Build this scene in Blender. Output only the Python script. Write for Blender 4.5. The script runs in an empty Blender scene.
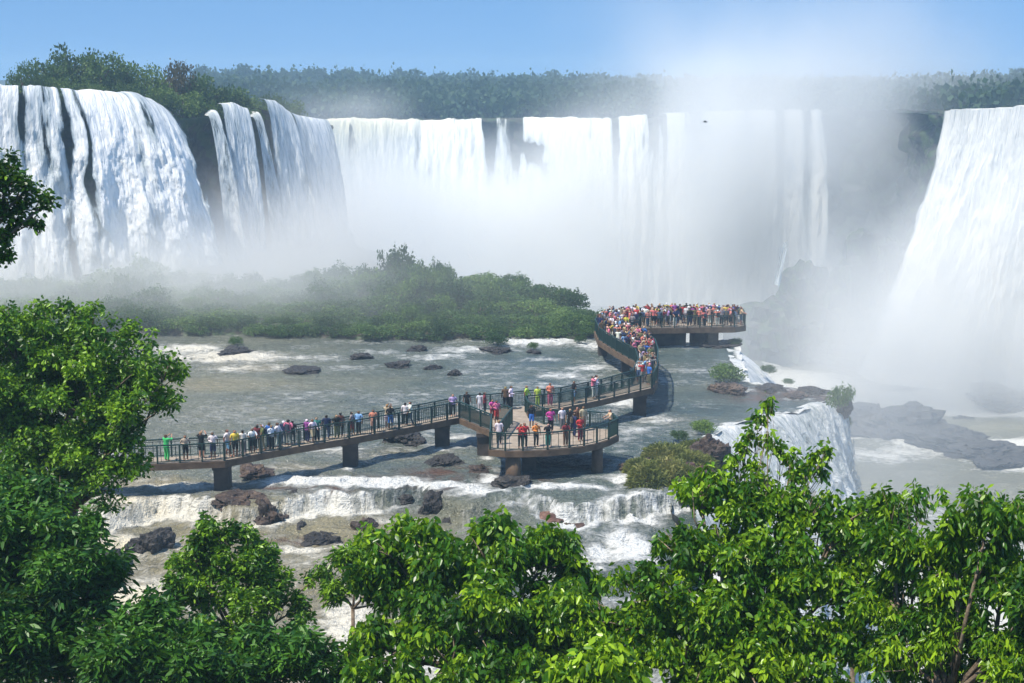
import bpy, bmesh, math, random
import numpy as np
from mathutils import Vector, Matrix

# ------------------------------------------------------------------ camera, sky, sun, exposure
scene = bpy.context.scene
F, W, H, CZ, HORIZON = 1400.0, 1024, 683, 25.0, 80.0
PITCH = math.atan((H / 2 - HORIZON) / F)
cam_data = bpy.data.cameras.new("camera")
cam = bpy.data.objects.new("camera", cam_data)
scene.collection.objects.link(cam)
cam.location = (0, 0, CZ)
cam.rotation_euler = (math.pi / 2 - PITCH, 0, 0)
cam_data.sensor_width = 36.0
cam_data.lens = F / W * 36.0
cam_data.clip_start = 0.5
cam_data.clip_end = 4000
scene.camera = cam

SUN = Vector((-0.40, -0.20, 0.89)).normalized()          # direction towards the sun
world = bpy.data.worlds.new("World")
scene.world = world
world.use_nodes = True
wn = world.node_tree
wn.nodes.clear()
w_out = wn.nodes.new("ShaderNodeOutputWorld")
w_bg = wn.nodes.new("ShaderNodeBackground")
w_sky = wn.nodes.new("ShaderNodeTexSky")
w_sky.sky_type = 'NISHITA'
w_sky.sun_disc = False
w_sky.sun_elevation = math.asin(SUN.z)
w_sky.sun_rotation = -math.atan2(SUN.x, SUN.y)
w_sky.air_density = 1.0
w_sky.dust_density = 0.2
w_sky.ozone_density = 3.0
w_bg.inputs[1].default_value = 0.135
w_tc = wn.nodes.new("ShaderNodeTexCoord")
w_up = wn.nodes.new("ShaderNodeVectorMath"); w_up.operation = 'ADD'; w_up.inputs[1].default_value = (0, 0, 0.30)
w_no = wn.nodes.new("ShaderNodeVectorMath"); w_no.operation = 'NORMALIZE'
wn.links.new(w_tc.outputs["Generated"], w_up.inputs[0]); wn.links.new(w_up.outputs[0], w_no.inputs[0]); wn.links.new(w_no.outputs[0], w_sky.inputs[0])
w_mul = wn.nodes.new("ShaderNodeMix"); w_mul.data_type = 'RGBA'; w_mul.blend_type = 'MULTIPLY'; w_mul.inputs[0].default_value = 1.0
w_mul.inputs[7].default_value = (0.80, 1.0, 1.06, 1)
wn.links.new(w_sky.outputs[0], w_mul.inputs[6]); wn.links.new(w_mul.outputs[2], w_bg.inputs[0])
wn.links.new(w_bg.outputs[0], w_out.inputs[0])

sl = bpy.data.lights.new("sun", 'SUN')
sl.energy = 5.0
sl.angle = math.radians(0.5)
sl.color = (1.0, 0.93, 0.82)
sun = bpy.data.objects.new("sun", sl)
scene.collection.objects.link(sun)
sun.rotation_euler = SUN.to_track_quat('Z', 'Y').to_euler()

vs = scene.view_settings
vs.view_transform = 'Standard'
vs.look = 'None'
vs.gamma = 1.0
vs.use_curve_mapping = False
vs.exposure = 0.40
cy = scene.cycles
cy.max_bounces = 9
cy.diffuse_bounces = 3
cy.glossy_bounces = 2
cy.transmission_bounces = 3
cy.transparent_max_bounces = 12
cy.volume_bounces = 6
cy.volume_step_rate = 1.0
cy.volume_max_steps = 256
cy.use_denoising = True
cy.use_adaptive_sampling = True
cy.adaptive_threshold = 0.02
cy.caustics_reflective = False
cy.caustics_refractive = False
cy.sample_clamp_indirect = 6.0
MIST = True
PREVIEW = False

# ------------------------------------------------------------------ helpers: pixels to places
_R = Matrix.Rotation(math.pi / 2 - PITCH, 3, 'X')
def ray(px, py):
    return _R @ Vector(((px - W / 2) / F, -(py - H / 2) / F, -1.0))
def G(px, py, z=0.0):
    d = ray(px, py)
    t = (z - CZ) / d.z
    return Vector((d.x * t, d.y * t, z))
def A(px, py, Y):
    d = ray(px, py)
    t = Y / d.y
    return Vector((d.x * t, Y, CZ + d.z * t))

rng = np.random.default_rng(7)
random.seed(7)
COL = scene.collection

def _hash(ix, iy, iz, seed):
    n = (ix.astype(np.int64) * 374761393 + iy.astype(np.int64) * 668265263 + iz.astype(np.int64) * 2147483647 + seed * 974711) & 0xffffffff
    n = ((n ^ (n >> 13)) * 1274126177) & 0xffffffff
    n = (n ^ (n >> 16)) & 0xffffffff
    return n.astype(np.float64) / 4294967295.0
def vnoise(x, y, z=None, seed=0):
    x = np.asarray(x, float); y = np.asarray(y, float)
    z = np.zeros_like(x) if z is None else np.asarray(z, float)
    ix, iy, iz = np.floor(x), np.floor(y), np.floor(z)
    fx, fy, fz = x - ix, y - iy, z - iz
    fx, fy, fz = (f * f * (3 - 2 * f) for f in (fx, fy, fz))
    r = 0
    for a in (0, 1):
        for b in (0, 1):
            for c in (0, 1):
                r = r + _hash(ix + a, iy + b, iz + c, seed) * (fx if a else 1 - fx) * (fy if b else 1 - fy) * (fz if c else 1 - fz)
    return r * 2 - 1
def fbm(x, y, z=None, seed=0, oct=4):
    r, amp, f = 0, 1.0, 1.0
    x = np.asarray(x, float); y = np.asarray(y, float)
    z = np.zeros_like(x) if z is None else np.asarray(z, float)
    for k in range(oct):
        r = r + amp * vnoise(x * f, y * f, z * f, seed + k * 17)
        amp *= 0.5; f *= 2.03
    return r
def smooth(a, b, x):
    t = np.clip((np.asarray(x, float) - a) / (b - a), 0, 1)
    return t * t * (3 - 2 * t)

def tag(o, label=None, cat=None, group=None, kind=None):
    if label: o["label"] = label
    if cat: o["category"] = cat
    if group: o["group"] = group
    if kind: o["kind"] = kind
    return o
def empty(name, loc, label=None, cat=None, group=None, kind=None):
    o = bpy.data.objects.new(name, None)
    COL.objects.link(o)
    o.location = loc
    o.empty_display_size = 0.3
    return tag(o, label, cat, group, kind)
def np_mesh(name, verts, faces, mat, parent=None, smooth_shade=False, attrs=None, uv=None):
    """one mesh object; verts (n,3), faces (m,k) all of one size or a list of such arrays"""
    me = bpy.data.meshes.new(name)
    verts = np.asarray(verts, dtype=np.float32)
    fl = faces if isinstance(faces, list) else [faces]
    fl = [np.asarray(f, dtype=np.int32) for f in fl if len(f)]
    loops = np.concatenate([f.ravel() for f in fl])
    sizes = np.concatenate([np.full(len(f), f.shape[1], dtype=np.int32) for f in fl])
    starts = np.concatenate([[0], np.cumsum(sizes)[:-1]]).astype(np.int32)
    me.vertices.add(len(verts)); me.vertices.foreach_set("co", verts.ravel())
    me.loops.add(len(loops)); me.loops.foreach_set("vertex_index", loops)
    me.polygons.add(len(sizes)); me.polygons.foreach_set("loop_start", starts); me.polygons.foreach_set("loop_total", sizes)
    if smooth_shade:
        me.polygons.foreach_set("use_smooth", np.ones(len(sizes), dtype=bool))
    if uv is not None:
        l = me.uv_layers.new(name="UVMap")
        l.data.foreach_set("uv", np.asarray(uv, dtype=np.float32)[loops].ravel())
    me.update(calc_edges=True)
    for k, a in (attrs or {}).items():
        at = me.attributes.new(k, 'FLOAT', 'POINT')
        at.data.foreach_set("value", np.asarray(a, dtype=np.float32))
    me.materials.append(mat)
    o = bpy.data.objects.new(name, me)
    COL.objects.link(o)
    if parent is not None:
        o.parent = parent
    return o
def grid_faces(nr, nc):
    i = np.arange(nr - 1)[:, None] * nc + np.arange(nc - 1)[None, :]
    i = i.ravel()
    return np.stack([i, i + 1, i + nc + 1, i + nc], 1)

class MB:
    """collects boxes and tubes into one mesh"""
    def __init__(s): s.v = []; s.f = []
    def add(s, v, f):
        b = len(s.v); s.v.extend([tuple(p) for p in v]); s.f.extend([tuple(b + i for i in q) for q in f])
    def box(s, c, size, rz=0.0):
        c = Vector(c); m = Matrix.Rotation(rz, 3, 'Z')
        hx, hy, hz = (q / 2 for q in size)
        v = [c + m @ Vector((x * hx, y * hy, z * hz)) for z in (-1, 1) for y in (-1, 1) for x in (-1, 1)]
        s.add(v, [(0, 2, 3, 1), (4, 5, 7, 6), (0, 1, 5, 4), (2, 6, 7, 3), (0, 4, 6, 2), (1, 3, 7, 5)])
    def beam(s, a, b, w, h):
        a, b = Vector(a), Vector(b)
        d = b - a; L = d.length
        if L < 1e-6: return
        d.normalize()
        side = Vector((-d.y, d.x, 0))
        side = side.normalized() if side.length > 1e-4 else Vector((1, 0, 0))
        up = d.cross(side) * -1
        up = side.cross(d) * -1 if up.z < 0 else up
        v = [p + side * sx * w / 2 + up * sz * h / 2 for p in (a, b) for sz in (-1, 1) for sx in (-1, 1)]
        s.add(v, [(0, 1, 3, 2), (4, 6, 7, 5), (0, 4, 5, 1), (2, 3, 7, 6), (0, 2, 6, 4), (1, 5, 7, 3)])
    def tube(s, pts, radii, n=6):
        pts = [Vector(p) for p in pts]
        rings = []
        for i, p in enumerate(pts):
            d = (pts[min(i + 1, len(pts) - 1)] - pts[max(i - 1, 0)]).normalized()
            a = d.cross(Vector((0.3, 0.9, 0.31))).normalized()
            b = d.cross(a)
            rings.append([p + (a * math.cos(2 * math.pi * k / n) + b * math.sin(2 * math.pi * k / n)) * radii[i] for k in range(n)])
        v = [q for r in rings for q in r]
        f = [(i * n + k, i * n + (k + 1) % n, (i + 1) * n + (k + 1) % n, (i + 1) * n + k) for i in range(len(pts) - 1) for k in range(n)]
        f += [tuple(range(n))[::-1], tuple((len(pts) - 1) * n + k for k in range(n))]
        s.add(v, f)
    def build(s, name, mat, parent=None, smooth_shade=False):
        me = bpy.data.meshes.new(name)
        me.from_pydata(s.v, [], s.f)
        if smooth_shade:
            for p in me.polygons: p.use_smooth = True
        me.materials.append(mat)
        o = bpy.data.objects.new(name, me)
        COL.objects.link(o)
        if parent is not None:
            o.parent = parent
            if parent.location.length: o.matrix_parent_inverse = Matrix.Translation(-parent.location)
        return o

# ------------------------------------------------------------------ materials
class NT:
    def __init__(s, name, is_mat=True):
        s.m = bpy.data.materials.new(name); s.m.use_nodes = True
        s.t = s.m.node_tree; s.t.nodes.clear()
        s.out = s.n("ShaderNodeOutputMaterial")
    def n(s, kind, **kw):
        nd = s.t.nodes.new(kind)
        for k, v in kw.items():
            if k.startswith("i_"):
                k2 = k[2:]
                nd.inputs[int(k2) if k2.isdigit() else k2.replace("_", " ")].default_value = v
            else: setattr(nd, k, v)
        return nd
    def l(s, a, b): s.t.links.new(a, b)
    def noise(s, scale, detail=4, rough=0.55, vec=None, dist=0.0):
        nd = s.n("ShaderNodeTexNoise"); nd.inputs["Scale"].default_value = scale; nd.inputs["Detail"].default_value = detail
        nd.inputs["Roughness"].default_value = rough; nd.inputs["Distortion"].default_value = dist
        if vec is not None: s.l(vec, nd.inputs["Vector"])
        return nd.outputs["Fac"]
    def ramp(s, fac, stops, interp='LINEAR'):
        nd = s.n("ShaderNodeValToRGB"); cr = nd.color_ramp; cr.interpolation = interp
        while len(cr.elements) < len(stops): cr.elements.new(0.5)
        for e, (p, c) in zip(cr.elements, stops):
            e.position = p; e.color = (*c, 1) if len(c) == 3 else c
        s.l(fac, nd.inputs[0]); return nd.outputs[0]
    def math(s, op, a, b=None, clamp=False):
        nd = s.n("ShaderNodeMath", operation=op, use_clamp=clamp)
        for i, x in enumerate((a, b)):
            if x is None: continue
            if isinstance(x, (int, float)): nd.inputs[i].default_value = x
            else: s.l(x, nd.inputs[i])
        return nd.outputs[0]
    def mapr(s, x, a, b, c=0.0, d=1.0, kind='SMOOTHSTEP'):
        nd = s.n("ShaderNodeMapRange", interpolation_type=kind)
        s.l(x, nd.inputs["Value"])
        for k, q in zip(("From Min", "From Max", "To Min", "To Max"), (a, b, c, d)): nd.inputs[k].default_value = q
        return nd.outputs[0]
    def mix(s, fac, a, b):
        nd = s.n("ShaderNodeMix", data_type='RGBA')
        if isinstance(fac, (int, float)): nd.inputs[0].default_value = fac
        else: s.l(fac, nd.inputs[0])
        for i, x in ((6, a), (7, b)):
            if isinstance(x, tuple): nd.inputs[i].default_value = (*x, 1)
            else: s.l(x, nd.inputs[i])
        return nd.outputs[2]
    def geo(s): return s.n("ShaderNodeNewGeometry").outputs["Position"]
    def scaled(s, vec, sc, rot=(0, 0, 0)):
        nd = s.n("ShaderNodeMapping"); nd.inputs["Scale"].default_value = sc; nd.inputs["Rotation"].default_value = rot
        s.l(vec, nd.inputs["Vector"]); return nd.outputs[0]
    def attr(s, name): return s.n("ShaderNodeAttribute", attribute_name=name).outputs["Fac"]
    def bsdf(s, color, rough=0.6, spec=0.5):
        b = s.n("ShaderNodeBsdfPrincipled")
        for k, x in (("Base Color", color), ("Roughness", rough), ("Specular IOR Level", spec)):
            if isinstance(x, tuple): b.inputs[k].default_value = (*x, 1)
            elif isinstance(x, (int, float)): b.inputs[k].default_value = x
            else: s.l(x, b.inputs[k])
        return b
    def bump(s, h, strength, dist, bsdf):
        nd = s.n("ShaderNodeBump"); nd.inputs["Strength"].default_value = strength; nd.inputs["Distance"].default_value = dist
        s.l(h, nd.inputs["Height"]); s.l(nd.outputs[0], bsdf.inputs["Normal"])
    def done(s, sh): s.l(sh, s.out.inputs[0]); return s.m

def m_rock(name, dark, mid, light, sc=0.6, moss=None):
    t = NT(name); p = t.geo()
    n1 = t.noise(sc, 8, 0.65, p); n2 = t.noise(sc * 6, 5, 0.6, p)
    c = t.ramp(n1, [(0.3, dark), (0.52, mid), (0.72, light)])
    c = t.mix(t.mapr(n2, 0.35, 0.7, 0, 0.55), c, dark)
    if moss:
        c = t.mix(t.mapr(t.noise(sc * 1.7, 5, 0.6, p), 0.47, 0.58), c, moss)
    b = t.bsdf(c, t.mapr(n2, 0.3, 0.7, 0.35, 0.85), 0.4)
    t.bump(n2, 0.9, 0.12, b)
    return t.done(b.outputs[0])
M_ROCK_DARK = m_rock("dark_basalt", (0.012, 0.011, 0.011), (0.035, 0.031, 0.029), (0.09, 0.08, 0.07), 1.0)
M_ROCK_BROWN = m_rock("brown_wet_rock", (0.02, 0.015, 0.012), (0.065, 0.042, 0.031), (0.19, 0.13, 0.09), 0.9)
M_ROCK_RED = m_rock("red_brown_rock", (0.03, 0.018, 0.013), (0.12, 0.055, 0.038), (0.30, 0.17, 0.115), 0.8)
M_CLIFF = m_rock("cliff_basalt", (0.009, 0.009, 0.009), (0.026, 0.023, 0.021), (0.075, 0.065, 0.052), 0.22, moss=(0.03, 0.055, 0.012))
M_EARTH = m_rock("earth", (0.02, 0.016, 0.01), (0.05, 0.04, 0.022), (0.08, 0.07, 0.035), 0.5, moss=(0.03, 0.06, 0.012))

def m_leaf(name, dark, mid, light, rough=0.42, transl=0.30, tr_col=(0.20, 0.36, 0.03), own=0.0):
    t = NT(name)
    tint = t.attr("tint")
    if own:
        rnd = t.n("ShaderNodeObjectInfo").outputs["Random"]
        tint = t.math('ADD', tint, t.math('MULTIPLY', t.math('SUBTRACT', rnd, 0.5), own), True)
    c = t.ramp(tint, [(0.0, dark), (0.5, mid), (1.0, light)])
    b = t.bsdf(c, rough, 0.35)
    tr = t.n("ShaderNodeBsdfTranslucent")
    t.l(t.mix(0.55, c, tr_col), tr.inputs[0])
    mx = t.n("ShaderNodeMixShader"); mx.inputs[0].default_value = transl
    t.l(b.outputs[0], mx.inputs[1]); t.l(tr.outputs[0], mx.inputs[2])
    return t.done(mx.outputs[0])
M_LEAF_BROAD = m_leaf("broad_glossy_leaf", (0.014, 0.055, 0.006), (0.052, 0.16, 0.009), (0.30, 0.48, 0.018), 0.33, 0.26, (0.30, 0.52, 0.02))
M_LEAF_SMALL = m_leaf("small_leaf", (0.012, 0.045, 0.007), (0.045, 0.14, 0.010), (0.23, 0.41, 0.018), 0.40, 0.24)
M_LEAF_DEEP = m_leaf("deep_green_leaf", (0.012, 0.050, 0.010), (0.032, 0.115, 0.014), (0.09, 0.23, 0.022), 0.42, 0.2)
M_LEAF_ISLAND = m_leaf("island_leaf", (0.018, 0.048, 0.012), (0.060, 0.125, 0.026), (0.16, 0.25, 0.045), 0.6, 0.25, own=0.8)
M_LEAF_FAR = m_leaf("far_forest_leaf", (0.016, 0.040, 0.018), (0.030, 0.066, 0.026), (0.055, 0.10, 0.034), 0.7, 0.15)
M_LEAF_TOP = m_leaf("clifftop_leaf", (0.018, 0.045, 0.010), (0.055, 0.11, 0.020), (0.14, 0.21, 0.035), 0.6, 0.2, own=0.7)
M_LEAF_RUST = m_leaf("rusty_leaf", (0.05, 0.045, 0.02), (0.085, 0.070, 0.028), (0.13, 0.12, 0.04), 0.6, 0.2, (0.2, 0.2, 0.05))
M_GRASS = m_leaf("dry_grass", (0.05, 0.08, 0.015), (0.17, 0.20, 0.04), (0.38, 0.36, 0.13), 0.7, 0.25, (0.3, 0.3, 0.08))
def m_bark():
    t = NT("bark"); p = t.geo()
    c = t.ramp(t.noise(7, 5, 0.6, p), [(0.3, (0.07, 0.05, 0.035)), (0.7, (0.32, 0.25, 0.18))])
    b = t.bsdf(c, 0.85, 0.2); t.bump(t.noise(18, 4, 0.6, p), 0.6, 0.02, b)
    return t.done(b.outputs[0])
M_BARK = m_bark()

def m_river():
    t = NT("river_water"); p = t.geo()
    foam = t.attr("foam"); tan = t.attr("tan"); drop = t.attr("drop"); bed = t.attr("bed")
    big = t.noise(0.09, 5, 0.65, t.scaled(p, (0.7, 1.3, 1)))
    body = t.ramp(big, [(0.32, (0.050, 0.085, 0.092)), (0.5, (0.105, 0.140, 0.130)), (0.72, (0.185, 0.200, 0.155))])
    body = t.mix(tan, body, (0.42, 0.335, 0.175))
    fine = t.noise(2.2, 5, 0.65, p)
    body = t.mix(t.mapr(fine, 0.35, 0.7, 0, 0.35), body, (0.030, 0.045, 0.045))
    body = t.mix(t.math('MULTIPLY', bed, t.mapr(t.noise(0.8, 5, 0.65, p), 0.36, 0.52)), body, (0.115, 0.062, 0.042))
    pf = t.scaled(p, (0.6, 1.0, 1.0))
    n1 = t.noise(1.5, 7, 0.72, pf, 0.5); n2 = t.noise(0.22, 4, 0.6, pf, 0.8)
    pd = t.scaled(p, (2.2, 0.5, 0.5)); n3 = t.noise(1.0, 5, 0.65, pd)
    nn = t.math('ADD', t.math('MULTIPLY', n1, 0.62), t.math('MULTIPLY', n2, 0.38))
    dm = t.n("ShaderNodeMix", data_type='FLOAT'); t.l(drop, dm.inputs[0]); t.l(nn, dm.inputs[2]); t.l(t.math('ADD', t.math('MULTIPLY', n3, 0.6), t.math('MULTIPLY', nn, 0.4)), dm.inputs[3])
    nn = dm.outputs[0]
    th = t.math('ADD', nn, t.math('MULTIPLY', foam, 0.40))
    f = t.mapr(th, 0.57, 0.79)
    fc = t.mix(tan, (0.68, 0.69, 0.67), (0.66, 0.585, 0.42))
    c = t.mix(f, body, fc)
    b = t.bsdf(c, t.mapr(f, 0, 1, 0.14, 0.75, 'LINEAR'), 0.5)
    b.inputs["IOR"].default_value = 1.33
    h = t.math('ADD', t.math('ADD', t.noise(1.1, 5, 0.65, pf), t.math('MULTIPLY', t.noise(4.0, 4, 0.65, p), 0.35)), t.math('MULTIPLY', f, 0.25))
    t.bump(h, 1.0, 0.8, b)
    return t.done(b.outputs[0])
M_RIVER = m_river()
def m_fall(name, white, shade, gaps, uscale=1.0, vscale=0.10, haze_tint=0.0, cream=None, seed=0.0):
    t = NT(name)
    uv = t.n("ShaderNodeTexCoord").outputs["UV"]
    off = t.n("ShaderNodeVectorMath", operation='ADD'); t.l(uv, off.inputs[0]); off.inputs[1].default_value = (seed, seed * 2.3, 0)
    uv = off.outputs[0]
    v1 = t.scaled(uv, (uscale * 1.0, vscale, 1)); v2 = t.scaled(uv, (uscale * 0.22, vscale * 0.4, 1)); v3 = t.scaled(uv, (uscale * 2.6, vscale * 3.5, 1))
    n1 = t.noise(1.0, 6, 0.62, v1, 0.3); n2 = t.noise(1.0, 3, 0.55, v2); n3 = t.noise(1.0, 5, 0.65, v3, 0.4)
    s = t.math('ADD', t.math('ADD', t.math('MULTIPLY', n1, 0.4), t.math('MULTIPLY', n2, 0.35)), t.math('MULTIPLY', n3, 0.25))
    thick = t.attr("thick")
    s2 = t.math('ADD', s, thick)
    c = t.mix(t.mapr(s2, 0.40, 0.60), shade, white)
    if cream: c = t.mix(t.mapr(t.attr("cream"), 0, 1), c, cream)
    b = t.bsdf(c, 0.8, 0.2)
    t.bump(t.math('ADD', n3, n1), 0.8, 0.6, b)
    tr = t.n("ShaderNodeBsdfTransparent")
    al = t.mapr(s2, 0.34 + gaps, 0.43 + gaps)
    mx = t.n("ShaderNodeMixShader"); t.l(al, mx.inputs[0]); t.l(tr.outputs[0], mx.inputs[1]); t.l(b.outputs[0], mx.inputs[2])
    return t.done(mx.outputs[0])
M_FALL_NEAR = m_fall("falling_water_near", (0.80, 0.80, 0.78), (0.34, 0.40, 0.43), 0.02, 1.1, 0.16)
M_FALL_FAR = m_fall("falling_water_far", (0.84, 0.83, 0.78), (0.42, 0.46, 0.47), 0.01, 0.32, 0.035, cream=(0.72, 0.68, 0.50), seed=31)
M_FALL_RIGHT = m_fall("falling_water_broad", (0.74, 0.73, 0.69), (0.42, 0.44, 0.44), -0.05, 0.75, 0.05, seed=77)
M_FALL_EDGE = m_fall("spilling_water", (0.86, 0.86, 0.84), (0.42, 0.47, 0.47), 0.0, 2.6, 0.9, seed=11)

def m_simple(name, col, rough=0.7, spec=0.4, var=0.25, sc=3.0, metal=0.0):
    t = NT(name); p = t.geo()
    c = t.ramp(t.noise(sc, 6, 0.65, p), [(0.3, tuple(q * (1 - var) for q in col)), (0.7, tuple(min(1, q * (1 + var)) for q in col))])
    b = t.bsdf(c, rough, spec); b.inputs["Metallic"].default_value = metal
    t.bump(t.noise(sc * 6, 3, 0.6, p), 0.3, 0.02, b)
    return t.done(b.outputs[0])
M_CONCRETE = m_simple("weathered_concrete", (0.125, 0.082, 0.050), 0.85, 0.3, 0.45, 1.6)
M_PIER = m_simple("stained_pier_concrete", (0.075, 0.060, 0.050), 0.8, 0.3, 0.5, 1.2)
M_GREEN = m_simple("green_painted_steel", (0.007, 0.036, 0.028), 0.45, 0.5, 0.3, 4.0)
M_DECK = m_simple("deck_floor", (0.30, 0.25, 0.20), 0.9, 0.2, 0.3, 2.0)

# ------------------------------------------------------------------ the river plane and its edge
XE_Y = [40, 60, 83, 94.6, 99.7, 105, 108.7, 111.5, 115, 120, 132, 134.5, 138, 150, 165, 180, 215, 240]
XE_X = [9, 10, 12, 13.6, 15.8, 22.3, 26.3, 24.8, 19.9, 20.3, 21.6, 13, 9.5, 7, 1, -9, -24, -28]
def x_edge(Y): return np.interp(Y, XE_Y, XE_X) + 0.35 * vnoise(np.asarray(Y, float) * 0.9, np.zeros_like(np.asarray(Y, float)), seed=5)
YC_PX = [(60, 508), (130, 503), (170, 497), (240, 500), (290, 491), (350, 487), (400, 486), (470, 496), (520, 489), (560, 494), (600, 492), (640, 486), (700, 480)]
_yc = [G(*p) for p in YC_PX]
def y_casc(X): return -0.3 + np.interp(X, [p.x for p in _yc], [p.y for p in _yc]) + 1.7 * vnoise(np.asarray(X) * 0.33, np.zeros_like(X), seed=9) + 0.5 * vnoise(np.asarray(X) * 1.3, np.zeros_like(X), seed=19) + 0.2 * vnoise(np.asarray(X) * 4.1, np.zeros_like(X), seed=29)
def level(X, Y):
    X = np.asarray(X, float); Y = np.asarray(Y, float)
    d = y_casc(X) - Y
    wst = 1.0 + 3.2 * np.clip(vnoise(X * 0.28, X * 0, seed=39) + 0.1, 0, 1) + 0.3 * vnoise(X * 1.5, X * 0, seed=40)
    z = -1.0 * smooth(0.0, 1, d / wst) - 0.35 * smooth(0.8, 6, d)
    d2 = 74.5 + 1.5 * vnoise(X * 0.3, X * 0, seed=3) - Y
    z = z - 0.7 * smooth(0, 1.2, d2) - 0.4 * smooth(2, 10, d2)
    return z
rows, cols = 420, 300
yy = np.concatenate([np.linspace(50, 100, 230), np.linspace(100.3, 150, 120), np.linspace(151, 236, 70)])
uu = np.linspace(0, 1, cols)
YY = np.repeat(yy[:, None], cols, 1)
XL = -70 - 0.35 * (yy - 50)
XX = XL[:, None] + (x_edge(yy) - XL)[:, None] * uu[None, :]
ZZ = level(XX, YY)
rough_w = 0.05 + 0.10 * smooth(100, 84, YY)
FOAM = [  # (px, py, half width px, half height px, strength, tan)
    (225, 357, 70, 8, 0.85, 0.7), (190, 349, 40, 6, 0.8, 0.6), (250, 368, 60, 5, 0.6, 0.6), (300, 358, 60, 4, 0.55, 0.3), (380, 352, 40, 3, 0.5, 0), (420, 331, 18, 3, 0.9, 0), (540, 341, 50, 5, 1.0, 0.1), (470, 350, 50, 4, 0.6, 0.1),
    (590, 345, 20, 6, 0.85, 0), (430, 357, 50, 4, 0.55, 0), (490, 362, 50, 4, 0.5, 0), (400, 342, 60, 3, 0.45, 0), (340, 368, 50, 3, 0.35, 0.2), (480, 374, 70, 2, 0.4, 0), (560, 376, 35, 5, 0.6, 0), (590, 368, 30, 5, 0.65, 0), (540, 360, 30, 3, 0.6, 0),
    (612, 385, 25, 6, 0.5, 0), (625, 402, 22, 7, 0.75, 0), (660, 419, 35, 5, 0.7, 0.2), (640, 430, 30, 5, 0.6, 0), (760, 352, 12, 2, 0.7, 0), (700, 347, 35, 1.5, 0.7, 0), (610, 412, 14, 5, 0.6, 0),
    (700, 405, 30, 8, 0.25, 0), (200, 385, 110, 10, 0.18, 0.5), (690, 372, 20, 4, 0.25, 0), (745, 391, 14, 2, 0.7, 0),
    (150, 483, 60, 7, 0.45, 0.75), (300, 468, 50, 7, 0.40, 0.5), (400, 455, 60, 8, 0.35, 0.35), (330, 450, 60, 5, 0.45, 0.2), (450, 446, 40, 5, 0.5, 0.1), (360, 428, 60, 4, 0.35, 0.1), (460, 436, 20, 4, 0.6, 0),
    (180, 505, 45, 4, 1.0, 0.2), (130, 520, 60, 9, 0.8, 0.8), (120, 545, 70, 12, 0.85, 0.95), (160, 580, 70, 20, 0.9, 0.95), (200, 545, 60, 14, 0.6, 0.8), (110, 585, 50, 15, 0.95, 0.95), (219, 492, 9, 2, 0.8, 0.2), (349, 471, 9, 2, 0.8, 0), (441, 450, 9, 2, 0.8, 0), (486, 458, 8, 2, 0.7, 0), (598, 478, 9, 2, 0.8, 0), (641, 416, 8, 2, 0.7, 0), (605, 362, 8, 1, 0.7, 0),
    (300, 500, 45, 5, 1.1, 0), (360, 500, 70, 6, 1.2, 0), (430, 503, 50, 5, 1.0, 0), (330, 512, 60, 3, 0.6, 0.1), (480, 512, 30, 7, 0.9, 0), (488, 480, 12, 7, 0.85, 0), (470, 505, 20, 5, 0.9, 0), (500, 470, 14, 5, 0.6, 0), (492, 497, 14, 4, 0.9, 0),
    (560, 506, 60, 4, 1.0, 0), (625, 497, 25, 7, 0.9, 0.1), (635, 520, 35, 10, 1.1, 0.1), (630, 545, 30, 18, 1.1, 0), (600, 550, 20, 10, 0.9, 0), (650, 500, 20, 10, 0.9, 0), (590, 480, 30, 3, 0.5, 0), (420, 520, 40, 3, 0.6, 0), (385, 522, 30, 3, 0.6, 0),
    (300, 548, 40, 5, 0.85, 0.1), (350, 545, 30, 4, 0.7, 0.1), (350, 600, 40, 30, 0.75, 0.5), (230, 625, 60, 30, 0.7, 0.3), (345, 640, 40, 40, 0.9, 0.4), (560, 560, 60, 15, 0.7, 0.2),
    (500, 640, 200, 60, 0.7, 0.2), (740, 425, 20, 4, 1.0, 0), (800, 399, 18, 2, 0.5, 0),
]
BED = [(400, 480, 70, 5), (330, 489, 26, 3), (450, 487, 20, 4), (440, 472, 35, 5), (270, 488, 25, 3), (790, 392, 50, 6), (760, 398, 30, 4), (830, 398, 20, 4), (500, 478, 20, 4), (300, 520, 30, 3), (530, 480, 20, 3)]
foam = np.zeros_like(XX); tan = np.zeros_like(XX)
for (px, py, rx, ry, st, tn) in FOAM:
    if st <= 0: continue
    c = G(px, py, 0 if py < 492 else -1.2)
    wx = rx / F * c.y; wy = ry * c.y * c.y / (CZ * F)
    q = np.exp(-(((XX - c.x) / wx) ** 2 + ((YY - c.y) / wy) ** 2) * 0.9)
    foam = np.maximum(foam, st * q); tan = np.maximum(tan, tn * q)
bed = np.zeros_like(XX)
for (px, py, rx, ry) in BED:
    c = G(px, py, 0)
    wx = rx / F * c.y; wy = ry * c.y * c.y / (CZ * F)
    bed = np.maximum(bed, np.exp(-(((XX - c.x) / wx) ** 2 + ((YY - c.y) / wy) ** 2) * 0.8))
dc = y_casc(XX.ravel()).reshape(XX.shape) - YY
lip_var = np.clip(0.55 + 0.7 * vnoise(XX * 0.3, YY * 0, seed=77), 0.05, 1)
foam = np.maximum(foam, 1.0 * smooth(0.0, 0.5, dc) * smooth(2.9, 1.2, dc) * (0.35 + 0.65 * lip_var))
drop = smooth(-0.1, 0.15, dc) * smooth(1.5, 0.9, dc)
foam = np.where(drop > 0.5, 0.15 + 0.55 * lip_var, foam)
foam = np.maximum(foam, 0.38 * smooth(84, 78, YY) * (0.6 + 0.4 * vnoise(XX * 0.2, YY * 0.3, seed=88)))
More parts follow.
